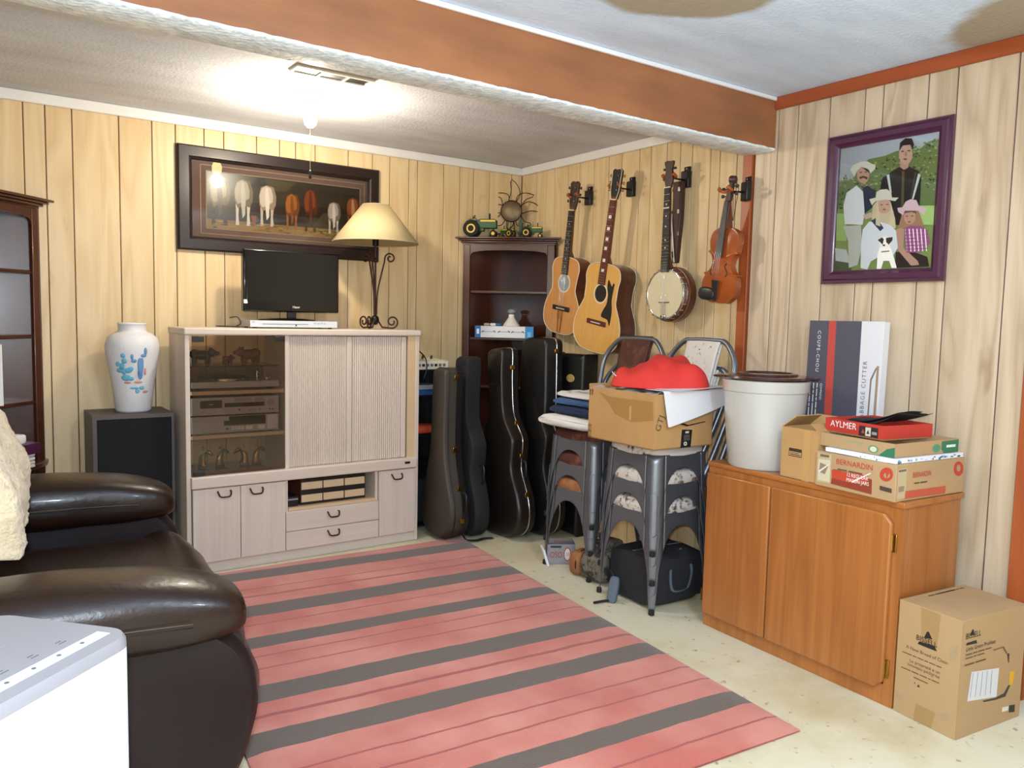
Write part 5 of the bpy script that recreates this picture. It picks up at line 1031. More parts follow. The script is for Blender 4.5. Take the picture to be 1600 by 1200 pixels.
# cleaner carton on the floor
bx0 = on(1492, 1157, 2, 0); bxl = on(1397, 1110, 2, 0); bxr = on(1588, 1115, 2, 0)
bl, bh = .214, .381; lw = .345
angc = math.atan2(bx0[1]-bxl[1], bx0[0]-bxl[0]); ux = np.array([math.cos(angc), math.sin(angc), 0]); vx_ = np.array([-ux[1], ux[0], 0])
mid3 = bx0-ux*bl/2+vx_*lw/2
bs = thing('cleaner_carton', 'tall brown carton with black triangle logo on the floor', 'box', (mid3[0], mid3[1], .001), angc)
G().box(-bl/2, bl/2, -lw/2, lw/2, 0, bh).build('carton', 'cardboard_dark', bs, bevel=.002)
BQ = homog([(207, 180), (607, 330), (528, 1078), (148, 875)]); bO, bU, bV = (-bl/2, -lw/2-.0006, 0), (bl, 0, 0), (0, 0, bh)
P = [('#ae8f68', [(207, 180), (607, 330), (528, 1078), (148, 875)]), ('#a08054', [(340, 235), (465, 285), (430, 520), (330, 480)]), ('#a08054', [(290, 840), (410, 905), (380, 1000), (270, 940)]), ('#221c1b', [(352, 430), (372, 392), (384, 392), (405, 442)]), ('#221c1b', [(322, 452), (418, 485), (432, 520), (310, 468)]), ('#a58c6a', [(515, 520), (570, 480), (560, 570), (510, 585)]), ('#a58c6a', [(165, 760), (215, 790), (205, 815), (165, 800)]), ('#1f1a19', [(283, 712), (290, 708), (288, 722)]), ('#1f1a19', [(300, 735), (312, 722), (318, 745)]), ('#a58c6a', [(430, 905), (500, 925), (490, 960), (440, 950)])]
decal('printed_label', P, bs, (-bl/2, -lw/2, 0), bU, bV, BQ)
text('lettering', 'BISSELL', .024, bs, onf(BQ, 302, 438, 1, 1, bO, bU, bV), (1, 0, 0), (0, 0, 1), 'ink_black', sx=.95)
for x, y, s_, sz_, m in ((238, 490, 'A New Breed of Clean', .0155, 'ink_brown'), (215, 516, '-------- --- ----- --- ----- ----', .0085, 'ink_brown'), (258, 578, 'La propreté a un', .0155, 'ink_brown'), (245, 600, 'nouveau pedigree', .0155, 'ink_brown'), (205, 612, '-------- ------ ------ -- ------', .0085, 'ink_brown'), (282, 680, '-----------', .009, 'ink_brown')):
    text('lettering', s_, sz_, bs, onf(BQ, x, y, 1, 1, bO, bU, bV), (1, 0, 0), (0, 0, 1), m)
RQ = homog([(607, 330), (955, 225), (890, 910), (528, 1078)]); rO, rU, rV = (bl/2, -lw/2, 0), (0, lw, 0), (0, 0, bh)
P = [('#ae8f68', [(607, 330), (955, 225), (890, 910), (528, 1078)]), ('#221c1b', [(638, 418), (652, 380), (660, 378), (664, 410)]), ('#221c1b', [(618, 462), (672, 442), (678, 462), (614, 478)]), ('#3a332e', [(690, 820), (760, 800), (810, 770), (840, 715), (848, 720), (820, 790), (765, 812), (700, 828)]), ('#3a332e', [(836, 525), (850, 520), (846, 580), (840, 575)]), ('#7a5a3a', [(760, 500), (820, 478), (840, 520), (832, 526), (812, 490), (765, 508)]), ('#cfd2d8', [(638, 640), (790, 612), (770, 792), (606, 826)]), ('#d6a51f', [(848, 632), (874, 626), (862, 710), (842, 718)]), ('#2a2624', [(838, 845), (870, 838), (866, 885), (834, 890)]), ('#d8d4cc', [(800, 858), (836, 848), (830, 876), (796, 888)])]
for k in range(5): P.append(('#6a6c72', [(622+28*k, 800-6*k), (624+28*k, 799-6*k), (648+26*k, 645-5*k), (646+26*k, 646-5*k)]))
decal('printed_label', P, bs, rO, rU, rV, RQ); rO2 = (bl/2+.0006, -lw/2, 0)
for x, y, s_, sz_, m in ((612, 440, 'BISSELL', .026, 'ink_black'), (610, 515, 'Little Green ProHeat', .019, 'ink_black'), (608, 540, '------- ----- ------- -------', .010, 'ink_brown'), (606, 562, '-------- --- --------', .010, 'ink_brown'), (600, 605, '-------- ---------', .013, 'ink_brown')):
    text('lettering', s_, sz_, bs, onf(RQ, x, y, 1, 1, rO2, rU, rV), (0, 1, 0), (0, 0, 1), m, sx=.95)
for k in range(3): text('lettering', ['---- --- --- -------', '---- ---- --', '------ -- ---'][k], .015, bs, (-.08, -.06+.05*k, bh), (0, 1, 0), (-1, 0, 0), 'ink_brown')
# ================================================================ stacked metal chairs
def perim(h, r, n=22):
    """rounded square, half size h: (x, y, distance along the edge to the nearest corner centre)"""
    out = []
    for k in range(4):
        a0 = math.pi/2*k
        for i in range(7):      # corner arc
            a = a0+math.pi/2*i/6; cx_, cy_ = [(h-r, h-r), (-h+r, h-r), (-h+r, -h+r), (h-r, -h+r)][k]
            out.append((cx_+r*math.cos(a), cy_+r*math.sin(a), abs(i-3)/6*math.pi/2*r, k))
        p0 = out[-1]; nx_ = [(-h+r, h), (-h, -h+r), (h-r, -h), (h, h-r)][k]
        for i in range(1, n):
            t_ = i/n; d_ = math.pi/4*r+min(t_, 1-t_)*(2*h-2*r); out.append((p0[0]+(nx_[0]-p0[0])*t_, p0[1]+(nx_[1]-p0[1])*t_, d_, k if t_ < .5 else (k+1) % 4))
    return out
def metal_chair(label, cx_, cy_, zf, zoff, pad_m, back_m, group, rz=0):
    """zf: height of this chair's seat frame above its own feet; zoff: how high the chair sits in the stack; front faces -x"""
    t = thing('metal_chair', label, 'chair', (cx_, cy_, zoff+.001), rz, group)
    h, r = .165, .045; P_ = perim(h, r); n = len(P_); dmax = max(p[2] for p in P_); nz = 12; arch = zf-.062
    def col(p):
        d_ = p[2]
        if d_ < .013: zb_ = .0
        else: q_ = (d_-.013)/(dmax-.013); zb_ = arch*(1-(1-q_)**2.4)**(1/2.3)
        c_ = []
        for j in range(nz+1):
            z = zf+(zb_-zf)*j/nz; k = 1+.13*(1-z/zf); nar = 1-.30*(1-z/zf)*0
            c_.append((p[0]*k, p[1]*k, z))
        return c_
    cols = [col(p) for p in P_]; leg_i = {k: [] for k in range(4)}; ap = []
    for i in range(n):
        j = (i+1) % n
        if P_[i][2] < .056 and P_[j][2] < .056: leg_i[P_[i][3]].append((i, j))
        else: ap.append((i, j))
    def sheet(pairs):
        g = G()
        for i, j in pairs:
            v = cols[i]+cols[j]; g.add(v, [(q_, nz+1+q_, nz+2+q_, q_+1) for q_ in range(nz)])
        return g
    def weld(o):
        import bmesh
        b = bmesh.new(); b.from_mesh(o.data); bmesh.ops.remove_doubles(b, verts=b.verts, dist=1e-5); b.to_mesh(o.data); b.free()
        for p in o.data.polygons: p.use_smooth = True
    for k in range(4):
        o_ = sheet(leg_i[k]).build('leg', 'gunmetal', t, smooth=180, solid=.003); weld(o_)
        sx, sy = [(1, 1), (-1, 1), (-1, -1), (1, -1)][k]; e = h-r+r*.7071
        P1 = [(sx*e*(1+.13*(1-z/zf))*1.012, sy*e*(1+.13*(1-z/zf))*1.012, z) for z in (zf*.60, zf*.5, zf*.4, zf*.3, zf*.22)]
        dx_, dy_ = -sy*.011, sx*.011
        loop = [(p[0]+dx_, p[1]+dy_, p[2]) for p in P1]+[(P1[-1][0], P1[-1][1], P1[-1][2]-.014)]+[(p[0]-dx_, p[1]-dy_, p[2]) for p in P1[::-1]]+[(P1[0][0], P1[0][1], P1[0][2]+.012)]
        G().tube(loop, .0022, 6, closed=True).build('pressed_rib', 'gunmetal', o_, smooth=180)
        q_ = (sx*e*1.13, sy*e*1.13); G().lathe([(.011, 0), (.0125, .004), (.0115, .022), (.009, .024)], 12, (q_[0], q_[1], 0)).build('foot_cap', 'rubber', o_, smooth=60)
    weld(sheet(ap).build('apron', 'gunmetal', t, smooth=180, solid=.003))
    G().sup((0, 0, zf+(.004 if zoff > .2 else .014)), (h+.004, h+.004, .034 if zoff > .2 else .044), .45, .42, 12, 40).build('seat_pad', pad_m, t, smooth=180)
    zt_ = zf+.495
    lp_ = crom([(h-.03, -h+.01, zf-.01), (h+.01, -h-.012, zf+.10), (h+.07, -h-.045, zf+.30), (h+.10, -h-.04, zf+.40), (h+.122, -h+.03, zt_-.012), (h+.126, -.06, zt_), (h+.126, .06, zt_), (h+.122, h-.03, zt_-.012), (h+.10, h+.04, zf+.40), (h+.07, h+.045, zf+.30), (h+.01, h+.012, zf+.10), (h-.03, h-.01, zf-.01)], 6)
    G().tube(lp_, .0125, 12).build('back_tube', 'gunmetal', t, smooth=60)
    g = G()
    def bk(u, v):
        y = (-.105+.21*u)*(1-.16*v); th_ = v*.5; z = zt_+.0145*math.cos(min(v*6, 1.5)) - v*.34; x = h+.126-.0145*math.sin(min(v*6, 1.5))-v*.085; return (x, y, z)
    g.grid(bk, 14, 16); g.grid(lambda u, v: (lambda p: (p[0]+.02, p[1], p[2]))(bk(1-u, v)) if v > 0 else bk(1-u, 0), 14, 16); g.build('backrest', back_m, t, smooth=60, solid=.004)
    return t
R0 = (2.625, 2.555); L0 = (2.672, 3.035)
for i, (z, pm, bm2, lab_) in enumerate(((0, 'hide_speckle', 'hide_back_white', 'bottom metal chair with speckled hide pad above the duffel bag'), (.13, 'hide_spots', 'hide_back_white', 'middle metal chair with brown spotted hide pad above the duffel bag'), (.26, 'hide_white', 'hide_back_white', 'topmost metal chair with white hide pad under the cloth-filled carton'))):
    metal_chair(lab_, R0[0], R0[1], .440, z, pm, bm2, 'metal chairs stacked by the wall', -.01*i)
for i, (z, pm, bm2, lab_) in enumerate(((0, 'hide_tan', 'hide_brown', 'bottom metal chair with tan hide pad beside the small grey carton'), (.13, 'hide_brown', 'hide_brown', 'middle metal chair with dark brown hide pad in the stack with folded clothes'), (.26, 'hide_brown', 'hide_brown', 'topmost metal chair with brown hide pad under the folded clothes'))):
    metal_chair(lab_, L0[0], L0[1], .430, z, pm, bm2, 'metal chairs stacked by the wall', .02+.015*i)
ST = .740     # top of the top pads
# ---- carton full of cloth
a = on(920, 683, 2, ST); b_ = on(1023, 705, 2, ST); c = on(1110, 695, 2, ST)
tw_ = float(np.linalg.norm(b_-a)); td_ = float(np.linalg.norm(c-b_)); an = math.atan2(b_[1]-a[1], b_[0]-a[0]); mid = (a+c)/2
mb = thing('moving_carton', 'open cardboard carton heaped with cloth on the stacked chairs', 'box', (mid[0], mid[1], ST+.001), an); mh = .235
open_box(mb, tw_, td_, mh, 'cardboard', th=.005)
flap(mb, (-tw_/2, td_/2, mh), (-tw_/2, -td_/2, mh), (-.1, 0, 0), .10, .12)
MQ = homog([(405, 440), (880, 520), (865, 905), (400, 780)]); FO, FU, FV = (-tw_/2, -td_/2, 0), (tw_, 0, 0), (0, 0, mh)
P = [('#a37a44', [(470, 480), (560, 520), (860, 570), (862, 700), (700, 700), (590, 640), (540, 560)]), ('#c29a5e', [(690, 590), (705, 592), (700, 690), (688, 680)]), ('#2a211b', [(408, 470), (414, 455), (420, 470)]), ('#2a211b', [(424, 470), (429, 456), (434, 471)]), ('#2a211b', [(411, 470), (416, 470), (415, 500), (410, 500)]), ('#2a211b', [(426, 471), (431, 471), (430, 500), (425, 500)])]
for k in range(3): P.append(('#2a211b', [(402+9*k, 690), (404+9*k, 690), (402+9*k, 780), (400+9*k, 780)])); P.append(('#2a211b', [(400, 700+36*k), (424, 704+36*k), (424, 707+36*k), (400, 703+36*k)]))
decal('printed_marks', P, mb, FO, FU, FV, MQ)
MR = homog([(880, 520), (1262, 450), (1255, 870), (865, 905)]); GO, GU, GV = (tw_/2, -td_/2, 0), (0, td_, 0), (0, 0, mh)
P = [('#191615', [(1040, 752), (1110, 752), (1100, 885), (1030, 890)]), ('#c9c4bc', [(1062, 765), (1088, 762), (1086, 778), (1064, 780)]), ('#c9c4bc', ell(1063, 858, 12, 16, 10)), ('#191615', [(1059, 850), (1070, 858), (1059, 866)])]
for k in range(4): P.append(('#8a8580', [(1052, 795+11*k), (1092, 792+11*k), (1092, 795+11*k), (1052, 798+11*k)]))
P.append(('#1f1712', [(932, 662), (1000, 705), (1070, 728), (1200, 690), (1202, 682), (1080, 716), (1010, 690)]))
decal('printed_marks', P, mb, GO, GU, GV, MR)
text('lettering', 'GTJ', .045, mb, (tw_/2+.0004, -td_/2+.03, .075), (0, .35, 1), (0, -1, .35), 'ink_brown', sx=1)
def drape(u, v, x0, x1, y0, y1, z, amp, f, seed, sag=0):
    x = x0+(x1-x0)*u; y = y0+(y1-y0)*v; e = min(u, 1-u, v, 1-v)
    return (x, y, z+amp*noise3((x*f+seed, y*f, seed), 1)+amp*.5*noise3((x*f*2.3, y*f*2.1+seed, 1), 1)-sag*max(0, .12-e)/.12)
def wcloth(name, label, cat, fn, m, par_M, nu=44, nv=44, solid=.003, group=None):
    o = G().grid(fn, nu, nv).build(name, m, None, smooth=180, solid=solid, sub=1); o.matrix_world = par_M; MW[o.name] = par_M; return tag(o, label, cat, group)
MB_ = MW[mb.name]
wcloth('grey_cloth', 'pale grey crumpled cloth lying in the open carton', 'cloth', lambda u, v: drape(u, v, -tw_/2+.008, tw_/2-.008, -td_/2+.008, td_/2-.008, mh-.004, .012, 14, 1.7), 'grey_cloth', MB_)
def redf(u, v):
    # a heaped jacket: dome with folds, closed at its rim
    a = 2*math.pi*u+1.9; r = v**.75; rx_, ry_ = tw_*.47, td_*.56
    k = 1+.10*math.sin(3*a+.8)+.06*math.sin(5*a)
    x = .03+rx_*r*k*math.cos(a); y = .03+ry_*r*k*math.sin(a)
    f = (1-r**5)**.8 if r < 1 else 0; z = mh+.014+.108*f*(1+.30*math.sin(a)*r)+.030*noise3((x*13, y*11, .3), 1)*f+.016*abs(math.sin(17*x+13*y+2*math.sin(9*y)))*f*r
    return (x, y, max(z, mh+.014))
wcloth('red_jacket', 'bright red jacket heaped on top of the open carton', 'jacket', redf, 'red_cloth', MB_, 64, 26)
o = G().tube(crom([(-.10, -.14, mh+.075), (-.08, -.155, mh+.07), (-.05, -.16, mh+.058)], 4), .002, 6).build('white_piping', 'ink_white', bpy.data.objects['red_jacket'])
wcloth('white_mailer', 'white paper sheet hanging over the carton side', 'paper', lambda u, v: ((tw_/2+.012-.11*(1-min(1, v*2)))+.012*math.sin(u*3) if v < .5 else tw_/2+.014+.02*(v-.5)+.012*math.sin(u*3), -td_/2+.03+(td_+.02)*u+.05*(v-.5)*(1 if v > .5 else 0), (mh+.014) if v < .5 else mh+.014-(v-.5)*2*(.155-.09*u)), 'paper', MB_, 20, 24, .002)
wcloth('white_mailer', 'white paper sheet lying flat beneath the red jacket', 'paper', lambda u, v: (-.02+.30*u, -.12+(td_-.0)*v, mh+.0175+.012*u*v), 'paper', MB_, 8, 8, .002)
# ---- folded clothes
def folded(name, label, m, cx_, cy_, z, sx, sy, th, rz, seed, letters=None):
    t = thing(name, label, 'clothes', (cx_, cy_, z), rz, 'folded clothes on the chair stack')
    g = G()
    R_ = []
    for i in range(15):
        x = -sx+2*sx*i/14; ring_ = []
        for j in range(24):
            a = 2*math.pi*j/24; yy = math.copysign(abs(math.cos(a))**.35, math.cos(a))*sy; zz_ = math.copysign(abs(math.sin(a))**.6, math.sin(a))*th/2
            e_ = (1-abs(i-7)/7)**.25 if i in (0, 14) else 1
            wob = .004*noise3((x*30+seed, yy*25, seed), 1)
            ring_.append((x+wob*2, yy*(1 if e_ else .97)+wob*2+.006*math.sin(x*30+seed), th/2+.0005+zz_*(1 if 0 < i < 14 else .6)+(wob if zz_ > 0 else 0)))
        R_.append(ring_)
    g.rings(R_); g.build('cloth', m, t, smooth=70)
    if letters: text('lettering', letters, .075, t, (-.155, .05, th+.0035), (.25, -1, 0), (1, .25, 0), 'ink_black', align='LEFT')
    return t
q = on(890, 668, 2, ST+.03); fx_, fy_ = 2.625, 3.03
folded('white_garment', 'white quilted garment at the bottom of the folded clothes', 'white_cloth', fx_-.01, fy_+.0, ST+.0015, .17, .19, .058, .05, 1)
folded('navy_garment', 'dark navy garment folded above the white quilted one', 'navy_cloth', fx_+.005, fy_-.005, ST+.0625, .155, .155, .046, -.04, 2)
folded('denim_garment', 'faded blue denim garment folded under the printed shirt', 'denim', fx_+.01, fy_-.01, ST+.1115, .15, .145, .034, .03, 3)
folded('printed_shirt', 'cream printed shirt with dark letters on top of folded clothes', 'white_cloth', fx_+.015, fy_-.02, ST+.1485, .145, .135, .030, -.02, 4, 's Ha')
# ================================================================ wall hangers and instruments
HR = -math.pi/2
def hanger(px_, py_, label, plane=XW, ang=0, arm=.085, yk=1):
    p = on(px_, py_, 0, plane-.02); t = thing('guitar_hanger', label, 'wall hanger', (plane-.0005, p[1], p[2]), HR+ang, 'black wall hangers for instruments')
    G().box(-.026, .026, -.028, 0, -.05, .035).build('block', 'black_plastic', t, bevel=.004); G().box(-.020, .020, -.010, 0, .0355, .058).build('mount_plate', 'black_metal', t, bevel=.002); G().lathe([(.001, -.0125), (.004, -.0125), (.004, -.0101)], 10, (0, 0, .047), 'y').build('screw', 'chrome', t)
    G().tube([(0, -.028, -.012), (0, -.028-arm, -.012)], .0045, 8).build('arm', 'black_metal', t)
    G().tube(crom([(-.036, -.028-arm-.035, .002), (-.038, -.028-arm-.018, -.008), (-.024, -.028-arm-.002, -.012), (0, -.028-arm, -.012), (.024, -.028-arm-.002, -.012), (.038, -.028-arm-.018, -.008), (.036, -.028-arm-.035, .002)], 5), [.0055+.0035*abs(i-15)/15 for i in range(31)], 8).build('yoke', 'hanger_yoke', t, smooth=180)
    return p
def hang_matrix(head, bottom):
    """local z from the instrument's bottom to its head; face toward -x world; origin at the bottom of the body on its face plane"""
    h_, b_ = Vector([float(v) for v in head]), Vector([float(v) for v in bottom]); z = (h_-b_).normalized(); y = Vector((1, 0, 0)); y = (y-z*y.dot(z)).normalized(); x = y.cross(z)
    Mx = Matrix((( x.x, y.x, z.x, b_.x), (x.y, y.y, z.y, b_.y), (x.z, y.z, z.z, b_.z), (0, 0, 0, 1))); return Mx, (h_-b_).length
def outline(half):
    pts = crom(half, 6); return [(x, z) for x, z in pts]+[(-x, z) for x, z in pts[::-1][1:-1]]
def guitar(name, label, head_px, bot_px, xh, xb, LBODY, bouts, depth, top_m, side_m, strings, pick, dark_board, headm, group='acoustic guitars on the wall'):
    hd = on(*head_px, 0, xh); bt = on(*bot_px, 0, xb); Mx, LT = hang_matrix(hd, bt)
    t = thing(name, label, 'guitar', M=Mx, group=group)
    lb, wa, ub = bouts
    half = [(0, 0), (lb*.55, .008), (lb*.9, LBODY*.11), (lb, LBODY*.25), (lb*.93, LBODY*.39), (wa*1.03, LBODY*.56), (wa, LBODY*.63), (ub*.94, LBODY*.76), (ub, LBODY*.86), (ub*.86, LBODY*.955), (ub*.45, LBODY*.995), (0, LBODY)]
    O_ = outline(half)
    G().prism(O_, .003, depth, 'xz').build('body_sides', side_m, t, smooth=40); G().prism([(x*.985, .004+z*.985) for x, z in O_], -.0005, .0029, 'xz').build('soundboard', top_m, t, smooth=40)
    G().tube([(x*.995, .0, z) for x, z in O_], .0028, 6, closed=True).build('binding', 'binding', t, smooth=180); G().tube([(x*.995, depth, z) for x, z in O_], .0025, 6, closed=True).build('binding', 'binding', t, smooth=180)
    zs_ = LBODY*.665
    G().lathe([(.001, -.0012), (.048, -.0012), (.048, -.0006)], 32, (0, 0, zs_), 'y').build('soundhole', 'ebony' if not dark_board else 'clear_grey', t, smooth=30)
    G().lathe([(.049, -.0006), (.049, -.0014), (.058, -.0014), (.058, -.0006)], 36, (0, 0, zs_), 'y', cap=False).build('rosette', 'binding', t, smooth=30)
    zb_ = LBODY*.335
    br = G().box(-.08, .08, -.009, -.0006, zb_-.014, zb_+.014).build('bridge', 'rosewood_plain' if pick else 'ebony', t, bevel=.003); G().box(-.04, .04, -.0115, -.0091, zb_-.004, zb_+.001).build('saddle', 'pearl', br)
    if pick:
        pg = [(.052, zs_+.085), (.085, zs_+.05), (.092, zs_+.066), (.104, zs_+.062), (.098, zs_-.02), (.112, zs_-.085), (.108, zs_-.165), (.085, zs_-.135), (.03, zs_-.125), (.042, zs_-.085), (.062, zs_-.05), (.064, zs_), (.050, zs_+.04)]
        G().prism(crom(pg, 3, closed=True), -.0022, -.0006, 'xz').build('pickguard', 'ebony', t, smooth=0)
    zn_ = LT-.17; wn_, wb2 = .0215, .027
    G().hexa([(-wb2, -.010, zs_+.05), (wb2, -.010, zs_+.05), (wb2, -.001, zs_+.05), (-wb2, -.001, zs_+.05), (-wn_, -.010, zn_), (wn_, -.010, zn_), (wn_, -.004, zn_), (-wn_, -.004, zn_)]).build('fretboard', 'ebony' if dark_board else 'rosewood_plain', t)
    G().rings([[(wb_*math.cos(a), -.0005+dp_*math.sin(a), z) for a in [math.pi*i/8 for i in range(9)]]+[(-wb_, -.0035, z), (wb_, -.0035, z)][0:0]+[(-wb_*.99, -.0038, z), (wb_*.99, -.0038, z)] for wb_, dp_, z in ((wb2*.98, .06, LBODY-.01), (wb2*.97, .028, LBODY+.04), (wn_*.98, .019, zn_), (wn_*.98, .016, zn_+.02))]).build('neck', 'neck_wood', t, smooth=50)
    g = G()
    for k in range(1, 20):
        z = zb_+(zn_-zb_)*2**(-k/12)
        if z > zs_+.055: g.box(-.026, .026, -.0112, -.0100, z-.0009, z+.0009)
    g.build('frets', 'chrome', t, kind='stuff')
    for k in (3, 5, 7, 9, 12, 15):
        z = zb_+(zn_-zb_)*2**(-(k-.5)/12)
        if z > zs_+.06:
            s_ = .011 if pick else .0035; G().box(-s_, s_, -.0106, -.0100, z-s_*.8, z+s_*.8).build('inlay', 'pearl', t)
    G().box(-wn_, wn_, -.0105, -.002, zn_, zn_+.006).build('nut', 'binding', t)
    hp_ = [(-wn_, zn_+.006), (-.034, zn_+.05), (-.037, LT-.012), (-.02, LT), (0, LT-.006), (.02, LT), (.037, LT-.012), (.034, zn_+.05), (wn_, zn_+.006)]
    hs = G().prism(hp_, -.003, .013, 'xz').build('headstock', headm, t, bevel=.002)
    if pick: G().tube([(x*.99, -.003, z) for x, z in hp_], .0018, 5).build('head_binding', 'binding', hs)
    else:
        for sx in (-1, 1): G().box(sx*.017-.005, sx*.017+.005, -.0036, -.0029, zn_+.04, LT-.03).build('slot', 'ebony', hs)
    for k in range(3):
        for sx in (-1, 1):
            z = zn_+.055+.038*k; pg_ = G(); pg_.tube([(sx*.036, .006, z), (sx*.050, .006, z)], .0025, 6); pg_.sup((sx*.054, .006, z), (.006, .0045, .008), .6, .6, 6, 10); pg_.build('tuner', 'brass' if pick else 'ebony', hs, smooth=60)
            G().tube([(sx*.022, -.003, z), (sx*.022, -.012, z)], .003, 8).build('post', 'chrome', hs)
    if strings:
        for k in range(6):
            x = -.022+.0088*k; xn_ = -.016+.0064*k; G().tube([(x, -.011, .09), (x, -.0125, zb_), (xn_, -.0125, zn_)], .0007, 4).build('string', 'chrome', t, smooth=180)
        G().tube([(-.02, -.008, .15), (.02, -.008, .15), (.012, -.006, .006), (-.012, -.006, .006), (-.02, -.008, .15)], .0025, 6).build('tailpiece', 'brass', t)
    G().lathe([(.006, 0), (.004, -.008), (.007, -.014), (.001, -.016)], 10, (0, depth*.5, 0)).build('end_pin', 'pearl', t, smooth=60)
    return t
hanger(985, 293, 'black wall hanger holding the large dreadnought guitar'); hanger(919, 307, 'black wall hanger holding the smaller orange guitar'); hanger(1071, 278, 'black wall hanger holding the banjo')
guitar('acoustic_guitar', 'large amber dreadnought guitar with black pickguard hanging on wall', (966, 263), (926, 549), 2.985, 2.982, .50, (.200, .135, .145), .118, 'spruce', 'rosewood', False, True, False, 'ebony')
guitar('acoustic_guitar', 'smaller orange parlour guitar with metal tailpiece hanging on wall', (899, 283), (873, 521), 3.0, 3.005, .46, (.172, .112, .128), .095, 'spruce_orange', 'neck_wood', True, False, True, 'headplate')
# ---- banjo
hd = on(1046, 251, 0, 2.985); bt = on(1038, 503, 0, 2.99); Mx, LT = hang_matrix(hd, bt)
bj = thing('banjo', 'banjo with cream skin head and chrome hoop hanging on wall', 'banjo', M=Mx); rb = .142; zc_ = rb
G().lathe([(rb*.90, .012), (rb*.96, .02), (rb, .03), (rb, .075), (rb*.92, .088), (.001, .09)], 48, (0, 0, zc_), 'y').build('resonator', 'neck_wood', bj, smooth=45)
G().lathe([(.001, -.004), (rb*.86, -.004), (rb*.88, .0), (rb*.88, .012)], 48, (0, 0, zc_), 'y').build('drum_head', 'banjo_head', bj, smooth=45)
G().tube([(rb*.885*math.cos(i*math.pi/32), -.002, zc_+rb*.885*math.sin(i*math.pi/32)) for i in range(64)], .0048, 8, closed=True).build('tension_hoop', 'chrome', bj, smooth=180)
G().lathe([(rb*.88, .012), (rb*.9, .026), (rb*1.0, .028), (rb*1.0, .031), (rb*.88, .031)], 48, (0, 0, zc_), 'y', cap=False).build('flange', 'chrome', bj, smooth=45)
for i in range(24):
    a = 2*math.pi*(i+.5)/24; c_, s_ = math.cos(a), math.sin(a)
    G().tube([(rb*.87*c_, -.006, zc_+rb*.87*s_), (rb*.94*c_, -.004, zc_+rb*.94*s_), (rb*.945*c_, .028, zc_+rb*.945*s_)], .0027, 6).build('tension_hook', 'chrome', bj, smooth=60)
zn_ = LT-.135
G().hexa([(-.027, -.012, 2*zc_-.03), (.027, -.012, 2*zc_-.03), (.027, -.002, 2*zc_-.03), (-.027, -.002, 2*zc_-.03), (-.0175, -.012, zn_), (.0175, -.012, zn_), (.0175, -.004, zn_), (-.0175, -.004, zn_)]).build('fretboard', 'ebony', bj)
G().rings([[(w_*math.cos(math.pi*i/8), -.002+d_*math.sin(math.pi*i/8), z) for i in range(9)] for w_, d_, z in ((.03, .05, 2*zc_-.012), (.024, .024, 2*zc_+.05), (.0175, .016, zn_), (.016, .014, zn_+.015))]).build('neck', 'rosewood_plain', bj, smooth=50)
g = G()
for k in range(1, 20): z = .20*zc_*2+(zn_-.2*zc_*2)*2**(-k/12); (g.box(-.024, .024, -.0132, -.012, z-.0008, z+.0008) if z > 2*zc_-.02 else 0)
g.build('frets', 'chrome', bj, kind='stuff')
for k in (3, 5, 7, 10, 12): z = .20*zc_*2+(zn_-.2*zc_*2)*2**(-(k-.5)/12); G().box(-.004, .004, -.0126, -.012, z-.004, z+.004).build('inlay', 'pearl', bj)
hs = G().prism(crom([(-.0175, zn_), (-.028, zn_+.05), (-.02, LT-.045), (-.03, LT-.008), (-.01, LT), (.012, LT-.004), (.03, LT-.006), (.021, LT-.045), (.028, zn_+.05), (.0175, zn_)], 4), -.004, .011, 'xz').build('headstock', 'headplate', bj, bevel=.002)
for k in range(2):
    for sx in (-1, 1): G().sup((sx*.034, .006, zn_+.045+.05*k), (.01, .006, .006), .6, .6, 6, 10).build('tuning_peg', 'ebony', hs, smooth=60)
G().box(-.019, .019, -.014, -.006, zn_-.002, zn_+.003).build('nut', 'pearl', bj); G().box(-.019, .019, -.015, -.0121, zn_-.105, zn_-.099).build('capo', 'pearl', bj)
G().tube([(.0, -.014, .02), (.0, -.016, .09), (-.0, -.0165, .10)], .004, 6).build('tailpiece', 'chrome', bj); G().box(-.018, .018, -.016, -.0045, .022, .034).build('tail_clamp', 'chrome', bj, bevel=.003); br = G().box(-.034, .034, -.013, -.0045, .098, .102).build('bridge', 'rosewood_plain', bj)
for k in range(4): x = -.012+.008*k; G().tube([(x, -.0155, .03), (x*1.2, -.0155, .10), (x, -.0155, zn_)], .0006, 4).build('string', 'chrome', bj, smooth=180)
# ---- leather case and bow hanging behind the banjo
a = on(1060, 284, 0, 3.07); b_ = on(1055, 411, 0, 3.07)
lc = thing('leather_case', 'long dark brown leather case with three buckles behind the banjo', 'case', M=hang_matrix(a, b_)[0]); LL = float(np.linalg.norm(a-b_))
G().prism([(-.012, 0), (.012, 0), (.032, LL*.55), (.034, LL), (-.026, LL), (-.024, LL*.55)], -.012, .02, 'xz').build('body', 'dark_leather', lc, bevel=.004)
for k in range(3):
    s_ = G().box(-.026, .033, -.0145, -.0122, LL*(.34+.27*k), LL*(.34+.27*k)+.016).build('strap', 'dark_leather', lc); G().box(.016, .03, -.0185, -.0147, LL*(.34+.27*k)-.003, LL*(.34+.27*k)+.019).build('buckle', 'chrome', s_, bevel=.001)
a = on(1044, 287, 0, 3.05); b_ = on(1053, 410, 0, 3.05)
bo = thing('fiddle_bow', 'thin pale fiddle bow hanging behind the banjo neck', 'bow', M=hang_matrix(a, b_)[0]); LL = float(np.linalg.norm(a-b_))
